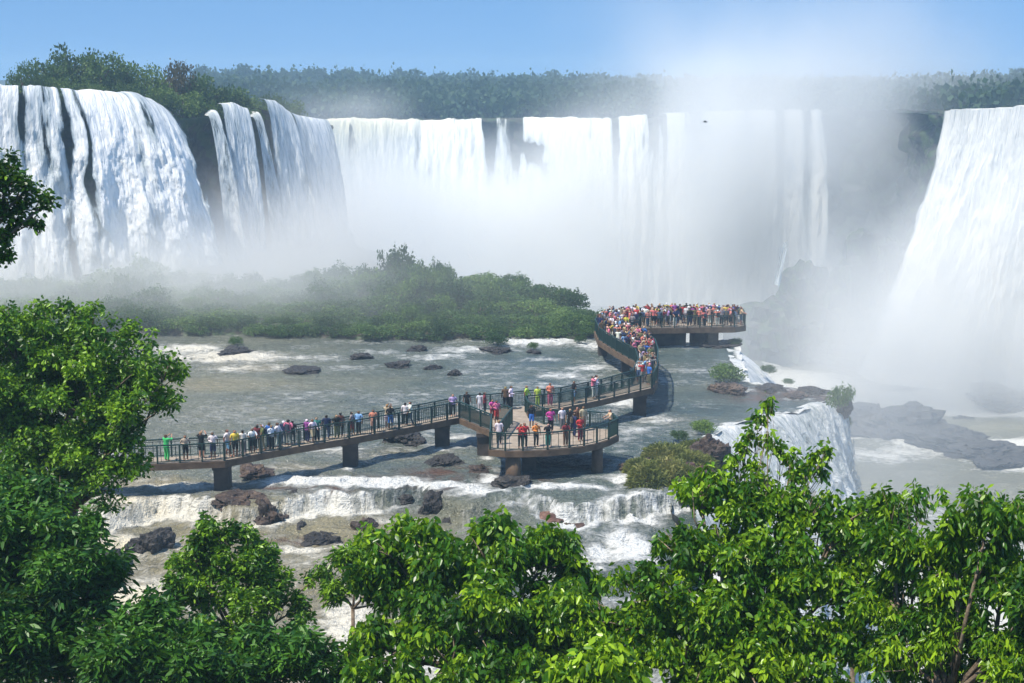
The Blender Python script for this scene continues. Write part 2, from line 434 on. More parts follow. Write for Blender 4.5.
tan = np.maximum(tan, 0.55 * smooth(85.5, 80, YY) * smooth(4, -10, XX))
tan = np.maximum(tan, 0.22 * smooth(8, -30, XX))
foam = np.maximum(foam, 0.26 * np.clip(0.6 + 1.2 * fbm(XX * 0.06, YY * 0.11, seed=57, oct=3), 0, 1))
foam = np.maximum(foam, 0.9 * smooth(1.0, 0.1, x_edge(YY) - XX) * ((YY < 110) | (YY > 114)) * (YY < 131))
ZZ = ZZ + rough_w * fbm(XX * 0.6, YY * 0.9, seed=2, oct=4) + 0.38 * foam * (1 - np.abs(fbm(XX * 0.9, YY * 0.9, seed=12, oct=4))) - 0.15 * foam
o = np_mesh("river", np.stack([XX.ravel(), YY.ravel(), ZZ.ravel()], 1), grid_faces(rows, cols), M_RIVER, smooth_shade=True,
            attrs={"foam": foam.ravel(), "tan": tan.ravel(), "drop": drop.ravel(), "bed": bed.ravel()})
tag(o, "wide green brown river with foaming rapids flowing under the walkway", "river", kind="structure")

# gorge floor with its own river far below
def plane_grid(name, x0, x1, y0, y1, nx, ny, zf, mat, attrs=None, **kw):
    X, Y = np.meshgrid(np.linspace(x0, x1, nx), np.linspace(y0, y1, ny))
    Z = zf(X, Y)
    at = {k: f(X, Y).ravel() for k, f in (attrs or {}).items()}
    o = np_mesh(name, np.stack([X.ravel(), Y.ravel(), Z.ravel()], 1), grid_faces(ny, nx), mat, smooth_shade=True, attrs=at)
    return tag(o, kind="structure", **kw)
GZ = -45.0
plane_grid("gorge_river", -60, 420, 30, 620, 200, 260, lambda X, Y: GZ + 0.8 * fbm(X * 0.08, Y * 0.12, seed=6), M_RIVER,
           {"foam": lambda X, Y: np.clip(0.22 + 0.9 * fbm(X * 0.03, Y * 0.05, seed=44, oct=3), 0, 1), "tan": lambda X, Y: X * 0 + 0.35},
           label="pale misty river at the bottom of the gorge", cat="river")
# the near bank below the camera
def bank(X, Y):
    return np.interp(Y, [-60, 0, 3, 10, 28, 48, 62], [22, 21.5, 18.5, 12.5, 5.5, -1.5, -5]) + 0.5 * fbm(X * 0.2, Y * 0.2, seed=8)
plane_grid("ground", -150, 150, -60, 62, 120, 60, bank, M_EARTH, label="steep earth bank falling away below the viewpoint", cat="ground")

# ------------------------------------------------------------------ rock walls and falling water
def sample_poly(pts, n):
    P = np.array([tuple(p) for p in pts], float)
    d = np.concatenate([[0], np.cumsum(np.linalg.norm(np.diff(P, axis=0), axis=1))])
    s = np.linspace(0, d[-1], n)
    return np.stack([np.interp(s, d, P[:, k]) for k in range(3)], 1), s
def curtain(name, lip, base, ns, nt, mat, power=0.5, rough=0.6, seed=0, thick=0.0, cream=None, edge_fade=0.3, thick_fn=None, back=2.0, fq=1.0, lump=0.55, **kw):
    L, s = sample_poly(lip, ns)
    n2 = len(base)
    Pb = np.array([tuple(p) for p in base], float)
    db = np.concatenate([[0], np.cumsum(np.linalg.norm(np.diff(Pb, axis=0), axis=1))]); db /= db[-1]
    B = np.stack([np.interp(s / s[-1], db, Pb[:, k]) for k in range(3)], 1)
    t = np.linspace(0, 1, nt) ** 1.35
    f = np.power(t, power)
    P = np.zeros((nt, ns, 3))
    P[:, :, :2] = L[None, :, :2] + (B - L)[None, :, :2] * f[:, None, None]
    P[:, :, 2] = L[None, :, 2] + (B - L)[None, :, 2] * t[:, None]
    out = (B - L)[:, :2]; out = out / np.maximum(np.linalg.norm(out, axis=1, keepdims=True), 1e-6)
    S = np.repeat(s[None, :], nt, 0); hgt = np.abs(L[:, 2] - B[:, 2]).mean()
    T = np.repeat((t * hgt)[:, None], ns, 1)
    dsp = rough * (fbm(S * 0.45 * fq, T * 0.07 * fq, seed=seed, oct=5) + lump * fbm(S * 0.9 * fq, (T * 0.38 - S * 0.1) * fq, seed=seed + 5, oct=5))
    grow = 0.15 + 0.85 * np.clip(t * 2.5, 0, 1)
    P[:, :, 0] += out[None, :, 0] * dsp * grow[:, None]
    P[:, :, 1] += out[None, :, 1] * dsp * grow[:, None]
    P[:, :, 2] += 0.25 * rough * fbm(S * 0.5, T * 0.0, seed=seed + 9) * (1 - t)[:, None]
    # a short run of water behind the lip, level with it
    Pb_ = P[0].copy(); Pb_[:, :2] -= out * back; Pb_[:, 2] += 0.05
    P = np.concatenate([Pb_[None], P], 0); S = np.concatenate([S[:1], S], 0); T = np.concatenate([T[:1] - back, T], 0)
    th = np.full(S.shape, thick)
    e = np.minimum(S, s[-1] - S) / s[-1]
    th = th - edge_fade * smooth(0.07 + 0.03 * vnoise(T * 0.08, T * 0, seed=seed), 0.0, e)
    if thick_fn is not None: th = th + thick_fn(S / s[-1], T / hgt)
    cr = np.zeros(S.shape) if cream is None else cream(S / s[-1], T / hgt)
    o = np_mesh(name, P.reshape(-1, 3), grid_faces(nt + 1, ns), mat, smooth_shade=True, attrs={"thick": th.ravel(), "cream": cr.ravel()},
                uv=np.stack([S.ravel(), T.ravel()], 1))
    return tag(o, **kw)
def wall(name, top, bottom, ns, nt, mat, rough=1.5, seed=0, back=None, **kw):
    L, s = sample_poly(top, ns); B, _ = sample_poly(bottom, ns)
    t = np.linspace(0, 1, nt)
    P = L[None] + (B - L)[None] * t[:, None, None]
    tg = np.gradient(L[:, :2], axis=0); nrm = np.stack([tg[:, 1], -tg[:, 0]], 1); nrm /= np.linalg.norm(nrm, axis=1, keepdims=True)
    hgt = np.abs(L[:, 2] - B[:, 2]).mean()
    S = np.repeat(s[None], nt, 0); T = np.repeat((t * hgt)[:, None], ns, 1)
    d = rough * fbm(S * 0.12, T * 0.16, seed=seed, oct=5) + rough * 0.5 * np.round(1.5 * fbm(S * 0.05, T * 0.25, seed=seed + 3, oct=2)) * 0.5
    P[:, :, 0] += nrm[None, :, 0] * d; P[:, :, 1] += nrm[None, :, 1] * d
    if back is not None:   # run the top back as level ground
        extra = []
        for k in (1.0, 0.55, 0.25):
            q = P[0].copy(); q[:, 0] += back[0] * k; q[:, 1] += back[1] * k; q[:, 2] += back[2] * k + 0.5 * fbm(q[:, 0] * 0.2, q[:, 1] * 0.2, seed=seed)
            extra.append(q[None])
        P = np.concatenate(extra + [P], 0); nt += 3
    o = np_mesh(name, P.reshape(-1, 3), grid_faces(nt, ns), mat, smooth_shade=True)
    return tag(o, **kw)

# left hand falls: the lip curves away from the camera
lipL = [A(-90, 86, 160), A(-20, 86, 166), A(40, 86, 170), A(90, 90, 174), A(130, 92, 178), A(158, 104, 183)]
baseL = [G(-110, 300), G(-20, 296), A(60, 290, 160), A(120, 283, 162), A(185, 270, 166), A(232, 262, 172)]
def thickL(u, v):
    u = u + 0.012 * fbm(u * 12, v * 4, seed=91) + 0.01 * v
    g = -0.25 * np.exp(-((u - 0.47) / 0.030) ** 2) * smooth(1.1, 0.3, v) - 0.22 * np.exp(-((u - 0.40) / 0.018) ** 2) * smooth(0.8, 0.2, v) - 0.20 * np.exp(-((u - 0.60) / 0.012) ** 2) * smooth(1.0, 0.3, v)
    return g - 0.2 * np.exp(-((u - 0.54) / 0.012) ** 2) + 0.10 * fbm(u * 30, v * 2, seed=92)
curtain("waterfall", lipL, baseL, 420, 170, M_FALL_NEAR, 0.5, 0.75, 1, 0.085, thick_fn=thickL, label="broad white waterfall pouring off the cliff at the left edge of the view", cat="waterfall", kind="structure")
def shift(pts, dx, dy, dz=0): return [Vector((p.x + dx, p.y + dy, p.z + dz)) for p in pts]
topC = lipL[:-1] + [A(158, 104, 183), A(185, 113, 187), A(205, 112, 190), A(228, 106, 194), A(250, 113, 197), A(262, 103, 200), A(290, 113, 206), A(322, 118, 213), A(329, 121, 217)]
topC2 = shift(topC, -0.6, 1.6, -0.7)
botC = [Vector((p.x + (0.5 if i > 4 else 0), p.y - 1.0, -2.0)) for i, p in enumerate(topC2)]
wall("cliff", topC2, botC, 260, 60, M_CLIFF, 1.3, 4, back=(-30, 40, -1.0), label="dark basalt cliff between the ribbons of the left falls", cat="cliff", kind="structure")
ribs = [
    (["narrow white ribbon waterfall at the left of the dark rock face"], [A(208, 116, 189.5), A(215, 110, 191)], [A(228, 262, 182), A(247, 258, 183)], 40, 0.0),
    (["twin white waterfall beside the narrow ribbon on the dark cliff"], [A(220, 104, 192), A(234, 103, 194), A(247, 108, 196)], [A(238, 258, 184), A(252, 255, 185), A(268, 250, 187)], 80, 0.03),
    (["slim waterfall alone in the dark rock gap"], [A(252, 117, 197), A(258, 112, 198.5)], [A(272, 250, 191), A(287, 246, 192)], 40, 0.0),
    (["steep waterfall under the last clifftop bushes"], [A(262, 99, 199), A(275, 101, 202), A(289, 111, 205)], [A(284, 246, 193), A(298, 243, 195), A(318, 240, 198)], 90, 0.02),
    (["veil of water over the outer corner of the left cliff"], [A(290, 112, 205.5), A(308, 117, 210), A(326, 120, 215)], [A(316, 243, 200), A(330, 240, 203), A(352, 238, 208)], 90, 0.05),
]
for i, (lb, lp, bs, n, th) in enumerate(ribs):
    curtain("waterfall", lp, bs, n, 110, M_FALL_NEAR, 0.55, 0.35, 20 + i, th - 0.02, label=lb[0], cat="waterfall", kind="structure", edge_fade=0.12)

# the far horseshoe of falls, the right hand canyon wall and the right hand falls
lipF = [A(300, 121, 430), A(345, 119, 440), A(420, 120, 452), A(500, 119, 455), A(535, 118, 452), A(612, 119, 450), A(625, 117, 447), A(660, 114, 450), A(720, 112, 455), A(790, 110, 450), A(842, 110, 440)]
baseF = [Vector((p.x * 0.985, p.y - 16, GZ)) for p in lipF]
def thickF(u, v):
    px = 300 + u * 542
    g = np.zeros_like(u)
    for (c, w, a, d0) in ((493, 5, 0.45, 0.55), (519, 6, 0.5, 0.45), (541, 9, 0.0, 0), (615, 4, 0.45, 0.9), (505, 14, 0.15, 0.6), (655, 9, 0.34, 1.2), (700, 12, 0.28, 1.2), (748, 8, 0.25, 1.3), (780, 5, 0.3, 1.4), (806, 6, 0.3, 1.4), (835, 10, 0.4, 1.5), (475, 4, 0.12, 0.4)):
        g = g - a * np.exp(-((px - c) / w) ** 2) * smooth(d0 + 0.01, 0.0, v)
    w1 = 5 * fbm(px * 0.15, v * 14, seed=5)
    g = g - 0.5 * np.exp(-((px - 540 + w1) / 11) ** 2 - ((v - 0.19 + w1 * 0.004) / 0.055) ** 2) - 0.2 * smooth(0.5, 0.9, fbm(px * 0.09, v * 3, seed=15)) * smooth(0.5, 0.2, v)
    return g
curtain("waterfall", lipF, baseF, 640, 110, M_FALL_FAR, 0.5, 0.8, 50, 0.10, thick_fn=thickF,
        cream=lambda u, v: 0.8 * smooth(0.32, 0.05, u) * smooth(0.7, 0.0, v) + 0.35 * smooth(0.16, 0.0, v), back=12,
        label="long wall of white water closing the far end of the gorge", cat="waterfall", kind="structure")
topF = shift(lipF, 0, 3, -1.2) + [A(862, 112, 425), A(885, 110, 405), A(912, 110, 380), A(940, 113, 352), A(950, 116, 345), A(965, 117, 340), A(1010, 116, 334), A(1080, 113, 328), A(1200, 113, 310)]
botF = [Vector((p.x + (3 if i > 10 else 0) * -1, p.y - 3, GZ - 2)) for i, p in enumerate(topF)]
wall("canyon_wall", topF, botF, 420, 70, M_CLIFF, 3.0, 14, back=(0, 30, -0.5), label="dark canyon wall half hidden in spray behind the far falls", cat="cliff", kind="structure")
lipR = [A(940, 113, 334), A(950, 110, 330), A(985, 109, 326), A(1024, 106, 321), A(1090, 105, 312), A(1180, 105, 300)]
baseR = [G(850, 372, GZ), G(880, 384, GZ), G(950, 390, GZ), G(1030, 392, GZ), G(1110, 396, GZ), G(1220, 400, GZ)]
curtain("waterfall", lipR, baseR, 420, 170, M_FALL_RIGHT, 1.4, 1.1, 70, 0.10, back=10, edge_fade=0.5, lump=0.22, 
        label="tall white waterfall thundering down at the right edge of the view", cat="waterfall", kind="structure")
for (dx, yr, n, sd) in ((0, 0, 1, 90),):
    curtain("waterfall", [A(781, 246, 303), A(786, 241, 304), A(790, 239, 304)], [A(772, 284, 300), A(777, 285, 300), A(781, 286, 300)], 24, 60, M_FALL_FAR, 0.8, 0.5, sd, -0.08, back=1,
            label="thin trickle down the dark misty buttress in the gorge", cat="waterfall", kind="structure")

# plateau above the far falls
def plateau(X, Y):
    lipY = np.interp(X, [-70, -50, 0, 40, 90, 105, 112, 140, 400], [438, 452, 452, 452, 446, 430, 330, 316, 300])
    base = np.interp(X, [-100, 90, 110, 300], [12.2, 14.6, 18.0, 18.6])
    return base + 0.022 * np.maximum(Y - lipY - 12, 0) + 0.4 * fbm(X * 0.05, Y * 0.05, seed=31)
X, Y = [], []
nr, nc = 90, 200
xs = np.linspace(-420, 700, nc)
lipY = np.interp(xs, [-420, -70, -62, -50, 0, 40, 90, 104, 108, 112, 140, 400, 700], [438, 432, 438, 452, 458, 456, 452, 436, 380, 337, 328, 320, 320])
t = np.linspace(0, 1, nr) ** 1.8
XX2 = np.repeat(xs[None], nr, 0); YY2 = lipY[None] + (1500 - lipY)[None] * t[:, None]
ZZ2 = np.interp(XX2, [-100, 90, 106, 300], [11.4, 13.4, 16.8, 18.0]) + np.interp(XX2, [60, 115], [0.022, 0.007]) * np.clip(YY2 - lipY[None] - 20, 0, 600) + 0.5 * fbm(XX2 * 0.02, YY2 * 0.02, seed=31)
ZZ2[0] -= 1.2
o = np_mesh("terrain", np.stack([XX2.ravel(), YY2.ravel(), ZZ2.ravel()], 1), grid_faces(nr, nc), M_EARTH, smooth_shade=True)
tag(o, "forest floor of the plateau above the far falls", "terrain", kind="structure")
def plateau_z(x, y):
    ly = np.interp(x, xs, lipY)
    return np.interp(x, [-100, 90, 106, 300], [11.4, 13.4, 16.8, 18.0]) + np.interp(x, [60, 115], [0.022, 0.007]) * np.clip(y - ly - 20, 0, 600)

# ------------------------------------------------------------------ the spill edge of the near river
ed = [(x_edge(np.array(float(y))).item(), y) for y in (131.5, 128, 124, 120, 116, 114.2)]
curtain("waterfall", [Vector((x - 0.3, y, -0.03)) for x, y in ed],
        [Vector((x + dx, y - 4.0, zb)) for (x, y), dx, zb in zip(ed, (8, 9.5, 10, 9, 6.5, 3.5), (-9, -10, -12, -14, -18, -22))], 200, 140, M_FALL_EDGE, 0.8, 0.38, 101, 0.03, back=0.8, fq=2.6,
        label="white water sliding over the river edge below the far viewing platform", cat="waterfall", kind="structure")
ed = [(26.8, 109.0), (26.2, 107.8), (22.8, 105), (18.8, 101.7), (16.0, 99), (13.9, 95.0), (13.0, 90), (12.2, 84), (11.4, 76)]
bs = [Vector((30.0, 105.5, -30)), Vector((31.5, 101, -30)), Vector((31, 94, -30)), Vector((28.5, 88, -30)), Vector((26, 83, -30)), Vector((23, 79, -30)), Vector((20.5, 75, -30)), Vector((18.8, 70, -30)), Vector((17.5, 64, -30))]
curtain("waterfall", [Vector((x - 0.4, y, -0.03)) for x, y in ed], bs, 480, 220, M_FALL_EDGE, 0.74, 0.7, 121, 0.0, back=0.8, edge_fade=0.1, fq=2.4,
        label="steep white cascade tumbling off the ledge behind the tall leafy tree", cat="waterfall", kind="structure")
yw = np.concatenate([np.linspace(45, 134, 50), np.linspace(136, 240, 30)])
tw = [Vector((float(x_edge(np.array(q))) - 0.8, q, -0.6)) for q in yw][::-1]
wall("ledge_cliff", tw, [Vector((p.x + (2.5 if p.y < 134 else 1), p.y, GZ - 1)) for p in tw], 300, 50, M_CLIFF, 1.1, 24, label="wet rock cliff under the edge of the near river", cat="cliff", kind="structure")

# ------------------------------------------------------------------ rocks
def rock_mesh(name, seed, sub=4, flat=0.55, mat=M_ROCK_DARK):
    bm = bmesh.new(); bmesh.ops.create_icosphere(bm, subdivisions=sub, radius=1.0)
    V = np.array([v.co[:] for v in bm.verts])
    d = 1 + 0.42 * fbm(V[:, 0] * 1.4 + seed, V[:, 1] * 1.4, V[:, 2] * 1.4, seed=seed, oct=6) - 0.16 * np.abs(fbm(V[:, 0] * 4 + seed, V[:, 1] * 4, V[:, 2] * 4, seed=seed + 8, oct=3))
    st = np.round((V[:, 2] * d) * 4 + 0.7 * fbm(V[:, 0] * 2, V[:, 1] * 2, seed=seed + 2)) / 4
    V = V * d[:, None]; V[:, 2] = (0.6 * V[:, 2] + 0.4 * st) * flat
    V[:, 0] += 0.15 * np.sin(V[:, 1] * 2 + seed)
    for v, c in zip(bm.verts, V): v.co = c
    me = bpy.data.meshes.new(name); bm.to_mesh(me); bm.free(); me.materials.append(mat)
    return me
def rock(name, px, py, wpx, hpx, z, mat, label, group=None, seed=0, cat="rock", depth=0.8, rot=None, sub=5):
    c = G(px, py + hpx * 0.6, z)
    me = rock_mesh(name, seed, sub, 1.0, mat)
    o = bpy.data.objects.new(name, me); COL.objects.link(o)
    s = 1.15 * wpx / F * c.y; hz = (1.4 if z > -10 else 1.0) * hpx / F * c.y
    o.location = (c.x, c.y + s * depth * 0.3, z)
    o.scale = (s, s * depth, hz * 1.15)
    o.rotation_euler = (0, 0, seed * 0.3 if rot is None else rot)
    return tag(o, label, cat, group)
R = [
    (152, 546, 21, 14, -1.5, M_ROCK_DARK, "large black boulder in tan rapids below the left tree", 3),
    (117, 559, 18, 9, -1.6, M_ROCK_DARK, "low black boulder beside the larger one in the tan rapids", 5),
    (238, 499, 32, 6, -0.3, M_ROCK_BROWN, "broad brown rock at the foot of the first bridge pier", 8),
    (266, 515, 20, 10, -1.0, M_ROCK_BROWN, "craggy brown rock below the broad one by the first pier", 9),
    (322, 541, 20, 8, -1.6, M_ROCK_DARK, "flat dark rock in white water above the middle treetop", 11),
    (434, 507, 15, 12, -1.2, M_ROCK_DARK, "rounded dark boulder standing in the foam line", 13),
    (366, 528, 14, 8, -1.5, M_ROCK_BROWN, "small brown rock in the foam left of the rounded boulder", 14),
    (450, 525, 20, 6, -1.6, M_ROCK_DARK, "dark flat rock just above the central treetop", 15),
    (527, 501, 33, 7, -1.0, M_ROCK_RED, "flat red brown slab among rapids under the lower platform", 17),
    (560, 523, 44, 8, -1.6, M_ROCK_RED, "long reddish ledge above the central treetop", 19),
    (500, 527, 26, 8, -1.7, M_ROCK_RED, "mossy red rock at the left end of the reddish ledge", 20),
    (642, 510, 10, 7, -1.5, M_ROCK_DARK, "small black rock in white water below the grassy mound", 21),
    (512, 483, 16, 5, 0.0, M_ROCK_DARK, "black rock around the front column of the lower platform", 22),
    (570, 462, 32, 4, 0.0, M_ROCK_DARK, "low dark rock shelf in the shadow behind the lower platform columns", 23),
    (640, 466, 18, 4, 0.0, M_ROCK_BROWN, "thin brown slab at the foot of the grassy mound", 24),
    (255, 472, 20, 6, 0.0, M_ROCK_BROWN, "tan rock under the walkway right of the first pier", 25),
    (400, 437, 24, 7, 0.0, M_ROCK_DARK, "dark rock in the walkway shadow between two piers", 26),
    (442, 461, 18, 4, 0.0, M_ROCK_DARK, "dark wet rock beside the pier nearest the junction", 27),
    (233, 351, 16, 3, 0.0, M_ROCK_DARK, "small river rock carrying a bush near the left shore", 31),
    (362, 357, 10, 3, 0.0, M_ROCK_DARK, "dark rock in the pale rapids below the island centre", 32),
    (399, 365, 12, 3, 0.0, M_ROCK_DARK, "left rock of a close pair in midriver", 33),
    (435, 367, 8, 3, 0.0, M_ROCK_DARK, "right rock of a close pair in midriver", 34),
    (418, 349, 9, 2.5, 0.0, M_ROCK_DARK, "dark rock just off the island shore", 35),
    (455, 374, 8, 3, 0.0, M_ROCK_DARK, "lone pointed rock in open midriver above the junction", 36),
    (300, 371, 20, 2, 0.0, M_ROCK_DARK, "long low rock awash left of midriver", 37),
    (533, 352, 7, 2, 0.0, M_ROCK_DARK, "little rock in white water near the right of the island", 38),
    (497, 350, 14, 3, 0.0, M_ROCK_DARK, "rock under the dark midstream bush", 39),
    (728, 390, 17, 5, 0.0, M_ROCK_BROWN, "brown rock under the round bush near the river edge", 41),
    (675, 478, 42, 14, -0.6, M_ROCK_RED, "red rock mass beneath the grassy mound", 42),
    (712, 452, 20, 13, 0.0, M_ROCK_BROWN, "rusty rock outcrop at the right end of the grassy mound", 43),
    (288, 494, 10, 4, -0.3, M_ROCK_DARK, "small dark rock at the lip just right of the broad brown rock", 71),
    (470, 498, 12, 4, -0.5, M_ROCK_DARK, "dark rock breaking the foam between boulder and platform column", 72),
    (404, 500, 9, 4, -0.9, M_ROCK_DARK, "little dark rock in the foam left of the standing boulder", 73),
    (590, 500, 12, 4, -0.8, M_ROCK_BROWN, "brown rock in the foam under the right end of the lower platform", 74),
    (300, 530, 12, 5, -1.5, M_ROCK_DARK, "dark rock near the craggy brown one, in calm green water", 75),
    (205, 512, 10, 4, -1.2, M_ROCK_BROWN, "brown rock in white water left of the broad brown rock", 76),
    (345, 560, 10, 5, -1.6, M_ROCK_DARK, "dark rock in the channel above the thin sapling", 77),
    (480, 470, 12, 3, 0.0, M_ROCK_BROWN, "wet rock awash under the left corner of the lower platform", 78),
    (772, 389, 14, 3, 0.0, M_ROCK_DARK, "flat wet rock on the brown ledge above the cascade", 79),
    (800, 396, 12, 3, 0.0, M_ROCK_BROWN, "brown rock splitting the water at the top of the cascade", 80),
    (815, 391, 14, 3, 0.0, M_ROCK_DARK, "dark rock left of the shrub on the cascade lip", 81),
    (845, 404, 9, 7, -0.4, M_ROCK_DARK, "dark outcrop under the bush on the cascade lip", 44),
    (608, 527, 16, 6, -1.6, M_ROCK_BROWN, "rock under the grass tuft in the white water", 45),
    (722, 345, 24, 2, 0.0, M_ROCK_DARK, "dark rock sill beside the far platform pier", 46),
]
for r in R:
    rock("rock", *r[:5], r[5], r[6], seed=r[7], cat="rock")
# rocks down in the gorge
for (px, py, w, h, lb, sd) in (
        (905, 420, 45, 22, "large dark block of rock in the misty gorge", 51), (950, 437, 40, 12, "long rock trailing right of the gorge block", 52), (865, 415, 30, 14, "pale grey rock left of the gorge block", 56),
        (1010, 398, 40, 14, "dark gorge rock at the right edge in spray", 53), (990, 452, 40, 9, "low rock in the lower gorge water", 54), (965, 420, 10, 4, "small boulder in the white gorge rapids", 55)):
    rock("gorge_rock", px, py, w, h, GZ, M_ROCK_DARK, lb, seed=sd, depth=0.9)
# misty buttress in the gorge
rock("buttress", 812, 300, 58, 70, GZ + 5, M_CLIFF, "dark rock buttress fading into spray in the middle of the gorge", seed=61, cat="cliff", depth=0.9)
rock("buttress", 868, 285, 52, 90, GZ + 5, M_CLIFF, "taller dark buttress between the middle one and the right hand fall", seed=64, cat="cliff", depth=0.9)

# ------------------------------------------------------------------ leaves
def leaf_cloud(C, D, size, tint, shape="leaf", fold=0.25, wid=0.45):
    """C centres (n,3), D leaf directions (n,3) base to tip, size (n,), returns verts, faces, tint per vertex"""
    n = len(C)
    D = D / np.maximum(np.linalg.norm(D, axis=1, keepdims=True), 1e-6)
    r = rng.normal(size=(n, 3)); r[:, 2] *= 0.6
    S = np.cross(D, r + np.array([0, 0, 0.001])); S /= np.maximum(np.linalg.norm(S, axis=1, keepdims=True), 1e-6)
    N = np.cross(S, D)
    sz = size[:, None]
    if shape == "leaf":
        w = wid * sz * 0.5
        v0 = C
        v1 = C + D * sz * 0.33 + S * w + N * w * fold; v2 = C + D * sz * 0.72 + S * w * 0.75 + N * (w * fold * 0.6) - np.array([0, 0, 1]) * sz * 0.05
        v3 = C + D * sz - np.array([0, 0, 1]) * sz * 0.14
        v4 = C + D * sz * 0.72 - S * w * 0.75 + N * (w * fold * 0.6) - np.array([0, 0, 1]) * sz * 0.05; v5 = C + D * sz * 0.33 - S * w + N * w * fold
        V = np.stack([v0, v1, v2, v3, v4, v5], 1).reshape(-1, 3)
        b = (np.arange(n) * 6)[:, None]
        Fc = np.concatenate([b + np.array([[0, 1, 2, 3]]), b + np.array([[0, 3, 4, 5]])], 0)
        return V, Fc, np.repeat(tint, 6)
    w = wid * sz
    V = np.stack([C - D * sz * 0.5, C + S * w * 0.5 + N * w * 0.15, C + D * sz * 0.5, C - S * w * 0.5 + N * w * 0.15], 1).reshape(-1, 3)
    Fc = (np.arange(n) * 4)[:, None] + np.array([[0, 1, 2, 3]])
    return V, Fc, np.repeat(tint, 4)
def sphere_pts(n, lo=0.55, hi=1.0):
    d = rng.normal(size=(n, 3)); d /= np.linalg.norm(d, axis=1, keepdims=True)
    r = (lo ** 3 + (hi ** 3 - lo ** 3) * rng.random(n)) ** (1 / 3)
    return d * r[:, None], d
def crown_points(clumps, n_twigs, per, leaf, droop=0.5, lo=0.45, wob=0.25, spread=1.3, tufts=0, whorl=False):
    """clumps: (centre, radii). returns leaf base points, directions, tint"""
    P, D, T = [], [], []
    if tufts:
        sub = []; rbig = sum(q[1][0] for q in clumps) / len(clumps)
        for c, r in clumps:
            m = max(5, int(tufts * rng.uniform(0.8, 1.2) * min(1.0, r[0] / rbig)))
            p, d = sphere_pts(m, 0.3, 1.0)
            for q in p:
                k = rng.uniform(0.20, 0.42)
                sub.append(((c[0] + q[0] * r[0], c[1] + q[1] * r[1], c[2] + q[2] * r[2]), (r[0] * k, r[1] * k, r[2] * k * 1.05)))
        clumps = sub
    vol = np.array([r[0] * r[2] for _, r in clumps])
    if tufts: vol = vol * np.clip(np.sqrt(vol / vol.mean()), 0.25, 1.0)
    vol = vol / vol.sum()
    for (c, r), sh in zip(clumps, vol):
        n = max(2, int(n_twigs * sh))
        p, d = sphere_pts(n, lo, 1.0)
        if tufts: p[:, 2] = np.where(p[:, 2] < -0.45, -p[:, 2] * 0.6, p[:, 2])
        bump = 1 + wob * fbm(d[:, 0] * 2.2 + c[0], d[:, 1] * 2.2 + c[1], d[:, 2] * 2.2 + c[2], seed=3, oct=3)
        tw = np.array(c)[None] + p * np.array(r)[None] * bump[:, None]
        tone = rng.normal() * 0.20 - 0.03 if tufts else 0.0
        tt = rng.random(n)
        k = per
        base = np.repeat(tw, k, 0); dd = np.repeat(d, k, 0)
        if whorl:
            ang = (np.tile(np.arange(k), n) + np.repeat(rng.random(n) * k, k)) * 2 * math.pi / k + rng.normal(size=n * k) * 0.4
            dirs = np.stack([np.cos(ang), np.sin(ang), rng.normal(size=n * k) * 0.55 - droop], 1) + dd * np.array([0.35, 0.35, 0.2])
            off = dirs * leaf * 0.12 + np.array([0, 0, 1]) * (rng.normal(size=(n * k, 1)) * leaf * 0.6) + rng.normal(size=(n * k, 3)) * leaf * 0.25
        else:
            off = rng.normal(size=(n * k, 3)) * leaf * spread * 0.45
            dirs = dd * 0.55 + rng.normal(size=(n * k, 3)) * 0.75 + np.array([0, 0, -droop])
        P.append(base + off); D.append(dirs)
        T.append(np.clip(np.repeat(tt, k) * 0.5 + rng.random(n * k) * 0.40 + tone + 0.09, 0, 1))
    return np.concatenate(P), np.concatenate(D), np.concatenate(T)
def limbs(mb, root, clumps, r0, forks=3, seed=0):
    rd = random.Random(seed)
    cen = sum((Vector(c) for c, _ in clumps), Vector()) / len(clumps)
    low = min(c[2] - r[2] * 0.6 for c, r in clumps)
    fork = Vector((root[0] * 0.4 + cen.x * 0.6, root[1] * 0.4 + cen.y * 0.6, max(root[2] + 0.3 * (low - root[2]), min(low, cen.z))))
    root = Vector(root)
    mid = root.lerp(fork, 0.5) + Vector((rd.uniform(-.2, .2), rd.uniform(-.2, .2), 0)) * (fork - root).length * 0.3
    mb.tube([root, mid, fork], [r0, r0 * 0.8, r0 * 0.62], 8)
    rav = sum(r[0] for _, r in clumps) / len(clumps)
    for c, r in clumps:
        c = Vector(c); L = (c - fork).length
        rq = r0 * max(0.25, min(1.0, r[0] / rav))
        m1 = fork.lerp(c, 0.5) + Vector((rd.uniform(-1, 1), rd.uniform(-1, 1), rd.uniform(-0.6, 0.2))) * L * 0.12
        mb.tube([fork, m1, c], [rq * 0.5, rq * 0.30, rq * 0.14], 6)
        for k in range(forks):
            d = Vector((rd.gauss(0, 1), rd.gauss(0, 1), rd.gauss(0.4, 0.8))).normalized()
            tip = c + Vector((d.x * r[0], d.y * r[1], d.z * r[2])) * rd.uniform(0.75, 1.1)
            s = m1.lerp(c, rd.uniform(0.3, 1.0)); q = s.lerp(tip, 0.5) + Vector((rd.uniform(-1, 1), rd.uniform(-1, 1), rd.uniform(-1, 1))) * 0.1 * (tip - s).length
            mb.tube([s, q, tip], [rq * 0.14, rq * 0.09, rq * 0.03], 5)
